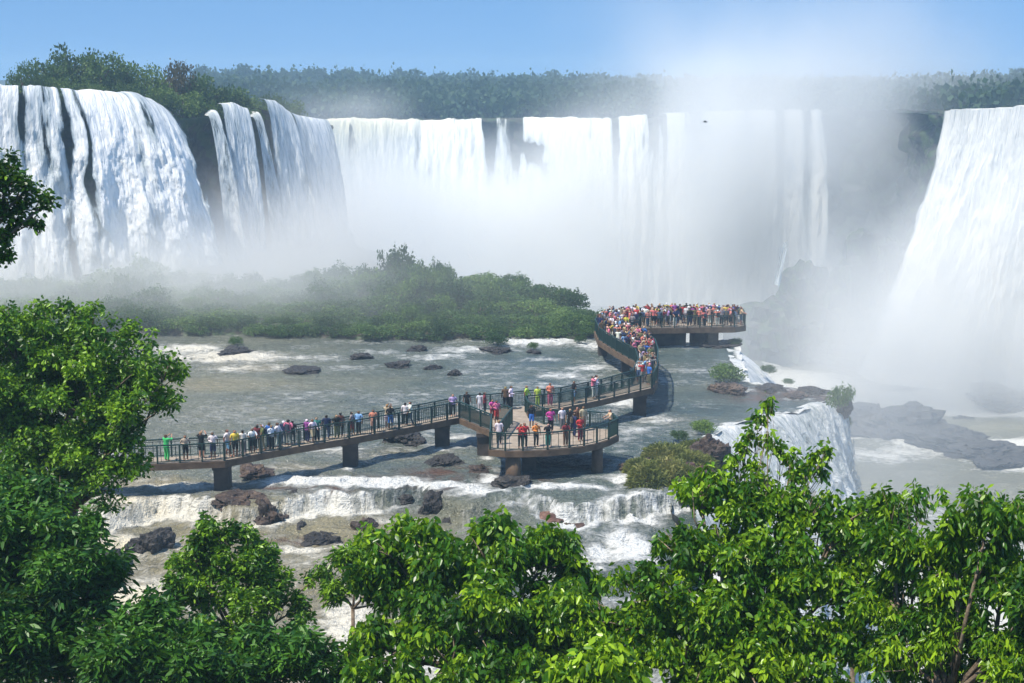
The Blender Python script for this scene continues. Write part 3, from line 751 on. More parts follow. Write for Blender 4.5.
def tree(name, root, clumps, n_twigs, per, leaf, mat, label, cat="tree", group=None, droop=0.5, wid=0.45, r0=0.2, lo=0.45, tshift=0.0, forks=3, seed=0, shape="leaf", wob=0.25, spread=1.3, tufts=24, whorl=True):
    t = empty(name, root, label, cat, group)
    P, D, T = crown_points(clumps, n_twigs, per, leaf, droop, lo, wob, spread, tufts, whorl)
    sz = leaf * (0.5 + 0.85 * rng.random(len(P)))
    V, Fc, tt = leaf_cloud(P, D, sz, np.clip(T + tshift, 0, 1), shape, wid=wid)
    o = np_mesh("crown", V - np.array(root)[None], Fc, mat, t, attrs={"tint": tt})
    mb = MB(); limbs(mb, root, clumps, r0, forks, seed)
    tr = mb.build("trunk", M_BARK, t, True)
    return t
def px_clumps(L, squash=0.85):
    """(px, py, radius px, distance) to (centre, radii)"""
    out = []
    for (px, py, r, Y) in L:
        c = A(px, py, Y); q = r / F * Y
        out.append((tuple(c), (q, q * 0.9, q * squash)))
    return out

# ------------------------------------------------------------------ foreground trees on the bank
def bank_root(px, Y):
    c = A(px, 400, Y); return (c.x, Y, float(bank(np.array(c.x), np.array(Y))) - 0.3)
DENS = 1.0
tree("tree", bank_root(40, 36), px_clumps([(60, 345, 42, 36), (110, 360, 38, 35), (150, 375, 30, 34.5), (20, 350, 45, 37), (30, 400, 50, 36), (90, 405, 50, 35), (140, 400, 35, 34), (60, 450, 48, 35), (105, 455, 38, 34), (15, 440, 45, 36), (110, 490, 24, 34), (50, 500, 36, 35), (95, 325, 26, 36), (170, 362, 15, 34), (130, 345, 26, 35), (45, 325, 30, 36), (10, 325, 26, 36), (75, 370, 40, 36)]),
     9000, 8, 0.125, M_LEAF_SMALL, "big round leafed tree rising at the left in front of the walkway end", droop=0.35, r0=0.3, lo=0.4, wid=0.5, seed=1, tshift=0.14)
tree("tree", bank_root(-30, 26), px_clumps([(20, 510, 40, 27), (60, 540, 38, 26), (20, 570, 50, 26), (75, 590, 45, 25.5), (110, 560, 25, 26), (30, 640, 60, 25), (95, 650, 50, 25), (-20, 520, 40, 26), (60, 490, 22, 27)]),
     6000, 7, 0.18, M_LEAF_DEEP, "dark fern leaved tree in the lower left corner", droop=0.15, wid=0.30, r0=0.18, seed=2, lo=0.35, tshift=0.08)
tree("tree", bank_root(150, 24), px_clumps([(130, 655, 45, 24), (180, 660, 40, 24), (150, 620, 28, 24.5), (215, 670, 35, 24), (265, 665, 35, 24.5), (310, 665, 34, 24.5), (350, 676, 28, 24.5), (290, 640, 18, 25)]),
     2600, 7, 0.18, M_LEAF_DEEP, "low dark tree under the spreading tree at the lower left", droop=0.15, wid=0.32, r0=0.12, seed=3, lo=0.3, tshift=0.1)
tree("tree", bank_root(240, 31), px_clumps([(225, 540, 28, 31), (195, 560, 26, 31), (255, 565, 26, 31), (210, 590, 26, 30.5), (275, 585, 22, 31), (180, 590, 20, 30), (250, 610, 28, 30), (205, 630, 22, 30), (295, 610, 20, 31), (320, 575, 16, 31.5), (240, 650, 26, 30)]),
     3000, 8, 0.12, M_LEAF_SMALL, "open branched tree with bright leaves left of centre over the rapids", droop=0.3, wid=0.45, r0=0.14, seed=4, lo=0.3, tshift=0.12, forks=5)
tree("tree", bank_root(330, 29), px_clumps([(350, 560, 17, 30), (378, 575, 16, 30), (335, 590, 14, 30), (365, 545, 10, 30.5), (390, 600, 12, 30)], 0.5),
     600, 7, 0.15, M_LEAF_SMALL, "thin pale leaved sapling between the two central trees", droop=0.2, wid=0.32, r0=0.07, seed=5, lo=0.2, tshift=0.2, forks=4)
tree("tree", bank_root(460, 25), px_clumps([(395, 545, 34, 26), (385, 590, 36, 26), (440, 560, 40, 25.5), (495, 555, 40, 25.5), (548, 560, 36, 26), (580, 580, 28, 26), (420, 620, 48, 25), (485, 620, 52, 24.5), (550, 625, 48, 25), (385, 660, 42, 24.5), (450, 672, 48, 24), (520, 675, 48, 24), (590, 640, 24, 25.5), (360, 640, 24, 25)]),
     5600, 7, 0.142, M_LEAF_BROAD, "dense tree of drooping glossy broad leaves at bottom centre", droop=0.9, wid=0.48, r0=0.2, seed=6, lo=0.35, tshift=0.03, forks=5)
tree("tree", bank_root(740, 22), px_clumps([(768, 405, 5, 23.5), (759, 416, 5, 23.5), (751, 433, 6, 23.4), (766, 441, 6, 23.3), (741, 447, 6, 23.3), (733, 461, 8, 23.2), (753, 466, 6, 23.2), (781, 447, 5, 23.4), (791, 458, 6, 23.3), (815, 455, 5, 23.2), (827, 449, 4, 23.2), (808, 469, 7, 23.1), (823, 471, 5, 23.2), (794, 475, 8, 23.1), (762, 484, 14, 23), (722, 479, 11, 23), (700, 492, 22, 23), (742, 505, 28, 22.8), (790, 512, 24, 22.8), (825, 500, 14, 22.8), (680, 545, 30, 22.6), (730, 555, 40, 22.5), (790, 560, 42, 22.4), (845, 520, 26, 22.8), (660, 590, 34, 22.4), (630, 620, 30, 22.5), (715, 615, 42, 22), (780, 620, 42, 22), (845, 580, 36, 22.4), (840, 640, 36, 22), (685, 660, 38, 22), (620, 580, 14, 22.6), (620, 665, 34, 22), (750, 672, 40, 21.5), (810, 676, 38, 21.5), (650, 628, 30, 22.4), (608, 640, 30, 22.5), (580, 610, 22, 22.6)]),
     6200, 7, 0.120, M_LEAF_BROAD, "tall tree with bright yellow green hanging leaves right of centre", droop=0.8, wid=0.46, r0=0.16, seed=7, lo=0.3, tshift=0.12, forks=5)
tree("tree", bank_root(960, 20), px_clumps([(890, 505, 20, 22), (918, 500, 16, 22), (955, 520, 30, 21), (990, 515, 26, 20.5), (1015, 520, 30, 20.5), (900, 550, 36, 21.5), (950, 565, 36, 21), (1005, 570, 38, 20.5), (890, 600, 36, 21.5), (940, 620, 36, 21), (1000, 630, 40, 20.5), (900, 655, 36, 21), (960, 670, 36, 21), (1030, 600, 30, 20), (1015, 672, 36, 20), (1040, 640, 30, 20)]),
     4000, 7, 0.130, M_LEAF_BROAD, "spreading tree with long hanging leaves in the lower right corner", droop=0.9, wid=0.36, r0=0.14, seed=8, lo=0.3, tshift=0.06, forks=5)
tree("shrub_tree", bank_root(860, 26), px_clumps([(870, 515, 16, 27), (895, 520, 18, 27), (865, 545, 20, 27), (835, 545, 14, 27)]),
     420, 7, 0.14, M_LEAF_SMALL, "small leaved dark treetop between the two right hand trees", droop=0.2, wid=0.45, r0=0.08, seed=9, lo=0.3, tshift=-0.1)
tree("shrub_tree", bank_root(600, 20), px_clumps([(600, 660, 22, 20.5), (575, 675, 20, 20.5), (625, 675, 18, 20.5)]),
     300, 7, 0.16, M_LEAF_BROAD, "young light green shrub at the bottom edge right of the broad leaved tree", droop=0.8, wid=0.5, r0=0.05, seed=10, lo=0.3, tshift=0.4)
# overhanging branch at the left edge: a tree standing just outside the frame
ct = A(-70, 190, 24)
tree("tree", (ct.x - 0.5, 24, float(bank(np.array(ct.x), np.array(24.0)))), px_clumps([(-60, 200, 60, 24), (-8, 165, 22, 24), (8, 180, 16, 24), (28, 188, 12, 24), (46, 203, 9, 24), (20, 205, 12, 24), (-2, 210, 15, 24), (2, 235, 11, 24), (6, 255, 7, 24), (36, 222, 6, 24), (14, 224, 7, 24)], 0.8),
     900, 7, 0.10, M_LEAF_SMALL, "leafy branches reaching in from the left edge before the falls", droop=0.2, wid=0.5, r0=0.16, seed=12, lo=0.2, tshift=-0.12, forks=6)

# ------------------------------------------------------------------ shrubs and trees of island and cliff top
def crown_proto(name, mat, nl, leaf, wob, seed, tshift=0.0, lobes=6, z=0.75):
    rd = np.random.default_rng(seed)
    cl = [((0, 0, 0.55), (0.62, 0.62, 0.5))]
    for k in range(lobes):
        a = 2 * math.pi * k / lobes + rd.random()
        cl.append(((0.5 * math.cos(a), 0.5 * math.sin(a), 0.35 + 0.5 * rd.random()), (0.42, 0.42, 0.36)))
    P, D, T = crown_points(cl, nl // 6, 6, leaf, 0.0, 0.5, wob, 1.6)
    # leaf clumps share a tone
    T = np.clip(T * 0.6 + 0.3 * (0.5 + 0.6 * fbm(P[:, 0] * 3, P[:, 1] * 3, P[:, 2] * 3, seed=seed)) + tshift, 0, 1)
    V, Fc, tt = leaf_cloud(P, D, leaf * (0.6 + 0.8 * rng.random(len(P))), T, "quad", wid=0.75)
    V[:, 2] = np.maximum(V[:, 2] * z, -0.1)
    o = np_mesh(name, V, Fc, mat, attrs={"tint": tt})
    me = o.data; bpy.data.objects.remove(o)
    return me
mbt = MB()
mbt.tube([(0, 0, -0.3), (0.04, 0, 0.2), (0, 0.03, 0.55)], [0.07, 0.05, 0.03], 6)
for k in range(4):
    a = k * 1.6
    mbt.tube([(0, 0.02, 0.25), (0.2 * math.cos(a), 0.2 * math.sin(a), 0.42), (0.42 * math.cos(a), 0.42 * math.sin(a), 0.55)], [0.03, 0.02, 0.01], 5)
tro = mbt.build("trunk", M_BARK); TRUNK_ME = tro.data; bpy.data.objects.remove(tro)
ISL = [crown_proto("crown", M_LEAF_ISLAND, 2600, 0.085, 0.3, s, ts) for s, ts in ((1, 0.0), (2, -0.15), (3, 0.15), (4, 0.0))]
TOP = [crown_proto("crown", M_LEAF_TOP, 2600, 0.075, 0.35, s, ts) for s, ts in ((11, 0.0), (12, -0.15), (13, 0.15))]
RUST = crown_proto("crown", M_LEAF_RUST, 2600, 0.075, 0.35, 15)
def small_tree(name, loc, rx, rz, me, label, cat, group=None, rot=0.0, trunk=True):
    t = empty(name, loc, label, cat, group)
    t.scale = (rx, rx, rz); t.rotation_euler = (0, 0, rot)
    c = bpy.data.objects.new("crown", me); COL.objects.link(c); c.parent = t
    if trunk:
        b = bpy.data.objects.new("trunk", TRUNK_ME); COL.objects.link(b); b.parent = t
    return t
# the island: a low hump of ground covered in trees and bushes
isl_px = [(60, 330), (130, 342), (230, 345), (330, 338), (400, 332), (500, 336), (590, 337), (600, 325), (560, 310)]
gy = np.linspace(130, 172, 70)
IY = np.repeat(gy[:, None], 130, 1)
IX = -75 + (x_edge(gy)[:, None] - 0.3 + 75) * np.linspace(0, 1, 130)[None, :]
def shore(X): return 136.2 + 2.2 * vnoise(np.asarray(X) * 0.11, np.asarray(X) * 0, seed=21) + 0.8 * vnoise(np.asarray(X) * 0.4, np.asarray(X) * 0, seed=22)
IZ = -1.0 + 1.9 * smooth(-2, 1.5, IY - shore(IX)) * smooth(172, 168, IY) + 0.3 * fbm(IX * 0.5, IY * 0.5, seed=71) * smooth(-2, 1.5, IY - shore(IX))
IZ = np.where(x_edge(IY) - IX < 1.0, np.minimum(IZ, -0.2), IZ)
o = np_mesh("island", np.stack([IX.ravel(), IY.ravel(), IZ.ravel()], 1), grid_faces(70, 130), M_EARTH, smooth_shade=True)
tag(o, "low earth of the wooded island in the river", "island", kind="structure")
skyline = [(-20, 290), (0, 284), (25, 284), (60, 296), (85, 278), (105, 264), (130, 258), (160, 268), (185, 288), (205, 292), (230, 292), (260, 290), (300, 285), (315, 262), (335, 270), (360, 272), (380, 262), (400, 250), (425, 262), (450, 262), (470, 278), (485, 268), (500, 276), (525, 280), (550, 282), (575, 292), (595, 312), (606, 330)]
sx = [p[0] for p in skyline]; sy = [p[1] for p in skyline]
n_isl = 0
def isl_label(px, Y, r, h):
    a = "at the misty left end" if px < 90 else "on the left side" if px < 210 else "left of the middle" if px < 330 else "right of the middle" if px < 450 else "on the right side" if px < 530 else "at the sunny right end"
    b_ = "on the shoreline" if Y < 138 else "just behind the shore" if Y < 141 else "in the front slope" if Y < 147 else "in the upper slope" if Y < 155 else "on the skyline"
    return "%s %s tree %s %s of the island" % ("wide" if r > 2.5 else "narrow" if r < 1.8 else "rounded", "tall" if h > 4 else "low", b_, a)
for Yr, step in ((137.2, 12), (139, 15), (142, 17), (145.5, 18), (149, 19), (153, 21), (157, 23), (161, 25)):
    px = -12 + random.uniform(0, 8)
    while px < 600:
        Y = Yr + random.uniform(-1.2, 1.2)
        x = (px - 512) / F * Y / math.cos(0)      # across the island at this distance
        ys = float(np.interp(px, sx, sy))
        edge = float(x_edge(np.array(Y)))
        Y += float(shore(np.array(x))) - 136.2
        x = (px - 512) / F * Y
        if x < edge - 0.3 and x > -60:
            ztop = CZ - (ys - HORIZON) / F * 156.0
            ztop = max(2.9, ztop) * random.uniform(0.62, 1.06)
            front = smooth(136, 152, np.array(Y)).item()
            h = ztop * (0.45 + 0.62 * front) if px < 560 else ztop * (0.8 + 0.3 * front)
            g = 0.9 if Y > 138 else 0.1
            r = random.uniform(1.5, 3.3) * (1 if Y > 140 else 0.7)
            hh = max(1.3, h - g * 0.3)
            k = random.randrange(4)
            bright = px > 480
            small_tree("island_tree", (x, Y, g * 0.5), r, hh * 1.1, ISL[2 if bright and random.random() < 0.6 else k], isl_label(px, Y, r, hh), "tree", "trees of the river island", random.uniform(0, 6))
            n_isl += 1
        px += step * random.uniform(0.75, 1.25)
for (px, py, Y, r, lb) in ((314, 262, 158, 1.6, "round topped tree standing above the left middle of the island wood"), (397, 252, 158, 1.7, "tallest round crown on the island skyline"),
                           (100, 268, 160, 2.6, "pale domed tree on the misty left hump of the island"), (135, 262, 162, 3.0, "broad pale tree crowning the misty left hump of the island"), (486, 272, 152, 1.9, "dark crown rising before the bright right hump of the island")):
    c = A(px, py, Y)
    small_tree("island_tree", (c.x, Y, 0.6), r, c.z - 0.4, ISL[random.randrange(4)], lb, "tree", "trees of the river island", random.uniform(0, 6))
for (px, py, w, lb) in ((235, 346, 7, "dark bush on the small river rock near the left shore"), (347, 334, 10, "bush at the island shore by the left rapids"), (445, 331, 8, "bush standing in the shallows left of the white rapid"), (467, 337, 5, "tiny bush left of the pair in the rapids"),
                        (478, 339, 5, "tiny bush right of the pair in the rapids"), (497, 347, 12, "dark round bush midstream below the island"), (533, 350, 6, "little bush in the right hand rapids"), (580, 344, 7, "bush in white water near the left platform pier"),
                        (728, 386, 19, "round green bush on a rock near the river edge"), (735, 347, 7, "windblown bush beside the far platform"), (769, 375, 8, "tuft of green in the white slide below the far platform"), (789, 386, 6, "small bush at the foot of the white slide"),
                        (841, 412, 13, "shrub clinging to the lip of the white cascade"), (845, 430, 8, "shrub hanging below the lip shrub beside the cascade"), (704, 436, 13, "dark green bush on top of the grassy mound"), (680, 442, 9, "small bush left of the dark one on the grassy mound")):
    z0 = {769: -1.6, 789: -3.2, 845: -2.6, 841: 0.15}.get(px, 0.0)
    c = G(px, py, z0)
    r = w / F * c.y
    small_tree("bush", (c.x, c.y + r * 0.5, z0 + 0.1), r * 1.2, r * (2.6 if px in (841, 845) else 1.4), ISL[2] if px > 600 else ISL[1], lb, "bush", None, random.uniform(0, 6), trunk=False)

# cliff-top trees
for (px, py, Y, r, kind, lb) in (
        (20, 56, 176, 1.9, 1, "sparse leaning tree at the far left of the cliff top"), (36, 70, 176, 1.6, 1, "small tree beside the sparse one on the left cliff top"),
        (52, 50, 182, 3.0, 0, "dense tree left of the highest crown on the cliff top"), (74, 38, 186, 3.3, 0, "highest dark crown on the cliff top"),
        (98, 50, 186, 3.4, 1, "wide tree right of the highest crown on the cliff top"), (120, 54, 188, 3.2, 0, "dark tree in the middle of the cliff top row"),
        (142, 62, 190, 2.7, 2, "lower tree right of the middle of the cliff top row"), (128, 82, 182, 2.0, 2, "green bush at the brink above the broad left fall"),
        (172, 56, 196, 2.8, 9, "rusty brown crown on the cliff top"), (190, 70, 198, 2.8, 1, "dark tree just right of the rusty crown"),
        (160, 80, 188, 2.2, 0, "bush below the rusty crown at the brink"), (208, 76, 200, 2.8, 0, "tree above the first ribbon falls"), (182, 92, 191, 2.4, 2, "bush over the dark cliff beside the broad fall"),
        (226, 84, 202, 2.6, 1, "tree above the twin fall"), (204, 100, 194, 2.0, 2, "shrub hanging over the narrow ribbon fall"), (242, 92, 204, 2.2, 2, "bush above the slim lone fall"),
        (250, 106, 200, 1.6, 1, "dark shrub between the slim fall and its right neighbour"), (262, 98, 206, 1.6, 0, "rounded bush over the steep right fall"), (276, 90, 216, 2.0, 1, "tree near the outer end of the cliff top"),
        (292, 96, 220, 1.8, 0, "small tree at the outer corner of the cliff top"), (236, 100, 199, 1.5, 0, "low bush in the notch between twin and slim falls"), (60, 76, 178, 1.8, 2, "low bush behind the lip of the broad left fall"), (90, 78, 181, 1.9, 0, "second low bush behind the lip of the broad left fall")):
    c = A(px, py, Y)
    gz = float(np.interp(px, [0, 130, 200, 300], [23.2, 22.6, 20.0, 19.0]))
    me = RUST if kind == 9 else TOP[kind]
    small_tree("cliff_top_tree", (c.x, Y, gz - 0.6), r * (1.25 if px < 180 else 1.5), max(2.0, (c.z + r * 0.6 - gz) * 0.92), me, lb, "tree", "trees on the cliff top island", px * 0.7)

# far forest: one mass
N = 2600
V_all, F_all, T_all = [], [], []
cx_, cyy, base = [], [], 0
fx = []
proto_cl = [((0, 0, 0.6), (0.8, 0.8, 0.55)), ((0.4, -0.2, 0.8), (0.45, 0.45, 0.4)), ((-0.4, -0.1, 0.75), (0.45, 0.45, 0.4))]
protos = []
for s in range(5):
    P, D, T = crown_points(proto_cl, 26, 6, 0.34, 0.0, 0.6, 0.4, 1.6)
    V, Fc, tt = leaf_cloud(P, D, 0.36 * (0.6 + 0.7 * rng.random(len(P))), T, "quad", wid=0.85)
    protos.append((V, Fc, tt))
for k in range(N):
    q = rng.random()
    Y = 462 + 330 * q ** 1.4 if k > 500 else 458 + 40 * rng.random()
    px = rng.uniform(200, 1110)
    x = (px - 512) / F * Y
    ly = float(np.interp(x, xs, lipY))
    if px > 820 and k % 3 == 0:
        Y = ly + 14 + 90 * rng.random(); x = (px - 512) / F * Y; ly = float(np.interp(x, xs, lipY))
    if Y < ly + 10: continue
    z = float(plateau_z(np.array(x), np.array(Y)))
    V, Fc, tt = protos[k % 5]
    r = rng.uniform(2.6, 6.0); h = rng.uniform(6.0, 10.0) * (1 + 0.22 * float(fbm(np.array(x * 0.02), np.array(Y * 0.01), seed=4, oct=3)) + (0.3 if rng.random() < 0.05 else 0)) * (0.75 if Y < 480 else 1.0) * float(np.interp(px, [200, 330, 640, 800, 1000], [1.15, 1.1, 0.85, 0.35, 0.7]))
    a = rng.random() * 6.28; ca, sa = math.cos(a), math.sin(a)
    V2 = np.stack([(V[:, 0] * ca - V[:, 1] * sa) * r + x, (V[:, 0] * sa + V[:, 1] * ca) * r + Y, V[:, 2] * r * 1.15 + z + h * 0.85 - r * 1.1], 1)
    V_all.append(V2); F_all.append(Fc + base); T_all.append(np.clip(tt * 0.6 + rng.random() * 0.5 - 0.05, 0, 1)); base += len(V)
o = np_mesh("forest", np.concatenate(V_all), np.concatenate(F_all), M_LEAF_FAR, attrs={"tint": np.concatenate(T_all)})
tag(o, "blue green forest covering the plateau beyond the far falls", "forest", kind="stuff")

# grass mounds
def grass(name, px, py, wpx, hpx, z, n, blade, label, mat=M_GRASS, tsh=0.0):
    c = G(px, py + hpx * 0.5, z); sx_ = wpx / F * c.y; hz = hpx / F * c.y
    p, d = sphere_pts(n, 0.8, 1.0)
    p[:, 2] = np.abs(p[:, 2])
    wobl = 1 + 0.25 * fbm(p[:, 0] * 2, p[:, 1] * 2, p[:, 2] * 2, seed=int(px))
    P = p * np.array([sx_, sx_ * 0.8, hz]) * wobl[:, None] + np.array([c.x, c.y + sx_ * 0.3, z - 0.1])
    D = d * np.array([0.7, 0.7, 0.3]) + np.array([0, 0, 0.35]) + rng.normal(size=(n, 3)) * 0.35
    T = np.clip(0.35 + 0.3 * fbm(P[:, 0] * 0.9, P[:, 1] * 0.9, P[:, 2] * 0.9, seed=3) + 0.3 * rng.random(n) + tsh, 0, 1)
    V, Fc, tt = leaf_cloud(P, D, blade * (0.6 + 0.8 * rng.random(n)), T, "leaf", wid=0.16)
    o = np_mesh(name, V, Fc, mat, attrs={"tint": tt})
    return tag(o, label, "grass", kind="stuff")
gp_ = [(652, 478, 26, 26, -0.4, 0.0), (676, 474, 26, 26, -0.3, 0.1), (664, 492, 26, 16, -0.8, -0.1), (640, 466, 14, 14, 0, 0.15), (694, 462, 22, 18, -0.2, -0.05), (668, 455, 26, 16, -0.1, 0.1), (700, 448, 18, 10, 0, -0.2)]
for i, g_ in enumerate(gp_):
    grass("grass", g_[0], g_[1], g_[2], g_[3], g_[4], 5200, 0.36, ["dry yellow green grass on the front of the mound right of the lower platform", "straw coloured grass in the middle of the mound", "long grass hanging down the foot of the mound toward the white water", "small grass hummock at the left tip of the mound", "grass on the right shoulder of the mound beside the rusty rock", "pale grass along the top of the mound", "dark green grass at the far end of the mound"][i], tsh=g_[5])
grass("grass", 608, 515, 16, 17, -1.6, 5000, 0.5, "grass tuft on the rock in the white water", tsh=-0.2)
grass("grass", 478, 527, 14, 6, -1.5, 1500, 0.4, "mossy grass on the red rock above the central tree", tsh=-0.1)

# ------------------------------------------------------------------ the walkway
DZ, SLAB, RAILH = 2.0, 0.42, 1.12
def gp(px, py): return G(px, py, DZ)
def slab_obj(name, poly, parent, mat, z1, z0):
    bm = bmesh.new()
    vs_ = [bm.verts.new((p.x, p.y, z1)) for p in poly]
    f = bm.faces.new(vs_)
    if f.normal.z < 0: bmesh.ops.reverse_faces(bm, faces=[f])
    r = bmesh.ops.extrude_face_region(bm, geom=[f])
    nv = [g for g in r["geom"] if isinstance(g, bmesh.types.BMVert)]
    for v in nv: v.co.z = z0
    bmesh.ops.recalc_face_normals(bm, faces=bm.faces)
    bmesh.ops.triangulate(bm, faces=[f for f in bm.faces if len(f.verts) > 4])
    me = bpy.data.meshes.new(name); bm.to_mesh(me); bm.free(); me.materials.append(mat)
    o = bpy.data.objects.new(name, me); COL.objects.link(o); o.parent = parent
    return o
def inset_poly(poly, d):
    out = []
    n = len(poly)
    ar = sum(poly[i].x * poly[(i + 1) % n].y - poly[(i + 1) % n].x * poly[i].y for i in range(n))
    sg = 1 if ar > 0 else -1
    for i in range(n):
        a, b, c = poly[i - 1], poly[i], poly[(i + 1) % n]
        d1 = (b - a).normalized(); d2 = (c - b).normalized()
        n1 = Vector((-d1.y, d1.x, 0)) * sg; n2 = Vector((-d2.y, d2.x, 0)) * sg
        m = (n1 + n2)
        m = m.normalized() if m.length > 1e-3 else n1
        k = d / max(0.5, m.dot(n1))
        out.append(b + m * k)
    return out
def railing(pts, parent, step=1.5, dense=0.11, bars=True, subposts=True):
    """one run of railing: rails and infill bars as the part, posts as sub-parts"""
    mb = MB(); posts = []
    for a, b in zip(pts[:-1], pts[1:]):
        a = Vector((a.x, a.y, DZ)); b = Vector((b.x, b.y, DZ)); L = (b - a).length
        for h, w in ((RAILH, 0.075), (RAILH * 0.93 - 0.06, 0.03), (0.10, 0.045)):
            mb.beam(a + Vector((0, 0, h)), b + Vector((0, 0, h)), w, w)
        n = max(1, round(L / step))
        ang = math.atan2(b.y - a.y, b.x - a.x)
        for k in range(n + (b is pts[-1])):
            posts.append((a.lerp(b, k / n), ang))
        m = max(1, int(L / dense))
        if bars:
            for k in range(m):
                p = a.lerp(b, (k + 0.5) / m)
                mb.box(p + Vector((0, 0, 0.55)), (0.028, 0.028, 0.92), ang)
    e = pts[-1]; posts.append((Vector((e.x, e.y, DZ)), ang))
    if not subposts:
        for p, an in posts: mb.box(p + Vector((0, 0, RAILH / 2)), (0.09, 0.09, RAILH + 0.04), an)
    o = mb.build("railing", M_GREEN, parent)
    if subposts:
        for p, an in posts:
            q = MB(); q.box(p + Vector((0, 0, RAILH / 2 + 0.01)), (0.10, 0.10, RAILH + 0.03), an)
            q.build("railing_post", M_GREEN, o)
    return o
def pier(px, y_edge, w, parent, round_=False, dy=0.9, d=0.9, z0=-1.2):
    p = gp(px, y_edge)
    mb = MB()
    c = Vector((p.x, p.y + dy, 0))
    if round_:
        mb.tube([(c.x, c.y, z0), (c.x, c.y, 0.2), (c.x, c.y, DZ - SLAB + 0.02)], [w * 0.52, w * 0.5, w * 0.47], 20)
        o = mb.build("pier", M_CONCRETE, parent, True)
    else:
        mb.box((c.x, c.y, (z0 + DZ - SLAB) / 2), (w, d, DZ - SLAB - z0 + 0.02))
        mb.box((c.x, c.y, DZ - SLAB - 0.12), (w * 1.12, d * 1.25, 0.25))
        o = mb.build("pier", M_PIER, parent)
    return o
br = empty("walkway", (0, 0, 0), "long concrete walkway with green railings crossing the river to a lower lookout", "walkway")
near = [(60, 467.5), (135, 465), (225, 461), (262, 453.5), (300, 446.5), (350, 438.5), (400, 429.5), (448, 420), (459, 418)]
ramp = [(490, 431), (488.5, 449.5), (505, 451), (523, 451), (548, 450), (570, 448), (585, 446), (598, 443.2), (610, 439.5), (619, 435)]
backp = [(614, 429.5), (590, 427.5), (565, 427), (545, 424), (530, 418), (527, 412)]
upn = [(560, 408.5), (600, 400.5), (630, 393.3), (653, 388)]
upf = [(655, 380.5), (631, 385), (600, 394), (560, 402.5), (527, 405.5), (490, 409.5), (459, 411)]
def off_far(px, w=1.7):
    a = gp(*px); return Vector((a.x, a.y + w, DZ))
main_far = [off_far(p) for p in near[:-1]][::-1]
poly = [gp(*p) for p in near + ramp + backp + upn + upf] + main_far
slab_obj("deck", poly, br, M_CONCRETE, DZ - 0.03, DZ - SLAB)
slab_obj("deck_surface", inset_poly(poly, 0.13), br, M_DECK, DZ, DZ - 0.06)
I = inset_poly(poly, 0.10)
i0 = len(near); i1 = i0 + len(ramp); i2 = i1 + len(backp); i3 = i2 + len(upn)
railing(I[0:3], br, 1.3, dense=0.42)
railing(I[2:6], br, 1.6, dense=0.22)
railing(I[5:i0], br, 1.6, dense=0.16)
railing(I[i0 - 1:i0 + 1], br, 1.3, dense=0.085)
railing(I[i0:i0 + 3], br, 1.3, dense=0.30)
railing(I[i0 + 2:i1 - 1], br, 1.3, dense=0.42)
railing(I[i1 - 2:i1 + 1], br, 1.2, dense=0.08)
railing(I[i1:i2], br, 1.4, dense=0.11)
railing([I[i2 - 1]] + I[i2:i3], br, 1.5, dense=0.11)
railing(I[i3 + 1:i3 + len(upf)], br, 1.5, dense=0.11)
railing(I[i3 + len(upf):len(I) - 3], br, 1.6, dense=0.16)
railing(I[len(I) - 4:], br, 1.6, dense=0.42)
railing([gp(497, 419), gp(512, 424), gp(500, 440)], br, 1.2, dense=0.09)
for (px, ye, w, rd_) in ((219, 461.5, 0.95, False), (348.5, 438.5, 0.95, False), (441.5, 421, 1.0, False), (484, 429, 0.95, False), (641, 391, 0.95, False)):
    pier(px, ye, w, br)
for (px, ye, w, rd_) in ((513, 451, 1.0, True), (529, 440, 0.95, False), (598, 443.5, 0.75, True)):
    pier(px, ye, w, br, rd_, dy=0.6 if rd_ else 0.3)
# hidden low cross beams under the walkway
vp = empty("viewing_platform", (0, 0, 0), "far viewing platform on heavy piers at the brink, packed with visitors", "platform")
outer = [(653, 388), (658, 380), (659, 362), (656, 352), (645, 343), (626, 333.5), (640, 331.5), (641, 328.5), (662, 328), (700, 327.5), (735, 327), (746, 325.5), (744, 320.5), (716, 318.5), (680, 318), (640, 319), (615, 321.5), (598, 325), (594, 331), (598, 340), (615, 351), (634, 362), (637, 372), (631, 385)]
vpoly = [gp(*p) for p in outer]
vpoly[0] = vpoly[0] + Vector((0.05, 0.03, 0)); vpoly[-1] = vpoly[-1] + Vector((0.0, 0.03, 0))
slab_obj("deck", vpoly, vp, M_CONCRETE, DZ - 0.034, DZ - SLAB - 0.12)
slab_obj("deck_surface", inset_poly(vpoly, 0.13), vp, M_DECK, DZ + 0.002, DZ - 0.06)
J = inset_poly(vpoly, 0.10)
railing(J[0:6], vp, 1.5, dense=0.11, subposts=False)
railing(J[5:8], vp, 1.2, dense=0.06, subposts=False)
railing(J[7:12], vp, 1.3, dense=0.16, subposts=False)
railing(J[11:18], vp, 1.5, dense=0.16, subposts=False)
railing(J[17:20], vp, 1.5, dense=0.11, subposts=False)
railing(J[19:24], vp, 1.5, dense=0.08, subposts=False)
def box_pier(px0, px1, Y, d, name="pier", z0=-1.0, mat=M_PIER):
    a, b = (px0 - 512) / F * Y, (px1 - 512) / F * Y
    mb = MB(); mb.box(((a + b) / 2, Y + d / 2, (z0 + DZ - SLAB - 0.12) / 2), (b - a, d, DZ - SLAB - 0.12 - z0)); return mb.build(name, mat, vp)
box_pier(654.5, 689, 131.5, 4.0)
box_pier(712, 722, 131.0, 1.6, mat=M_CONCRETE)
box_pier(694, 712, 133.0, 1.2)
box_pier(600, 609, 126.5, 1.2)
box_pier(624, 632, 118.5, 1.0)

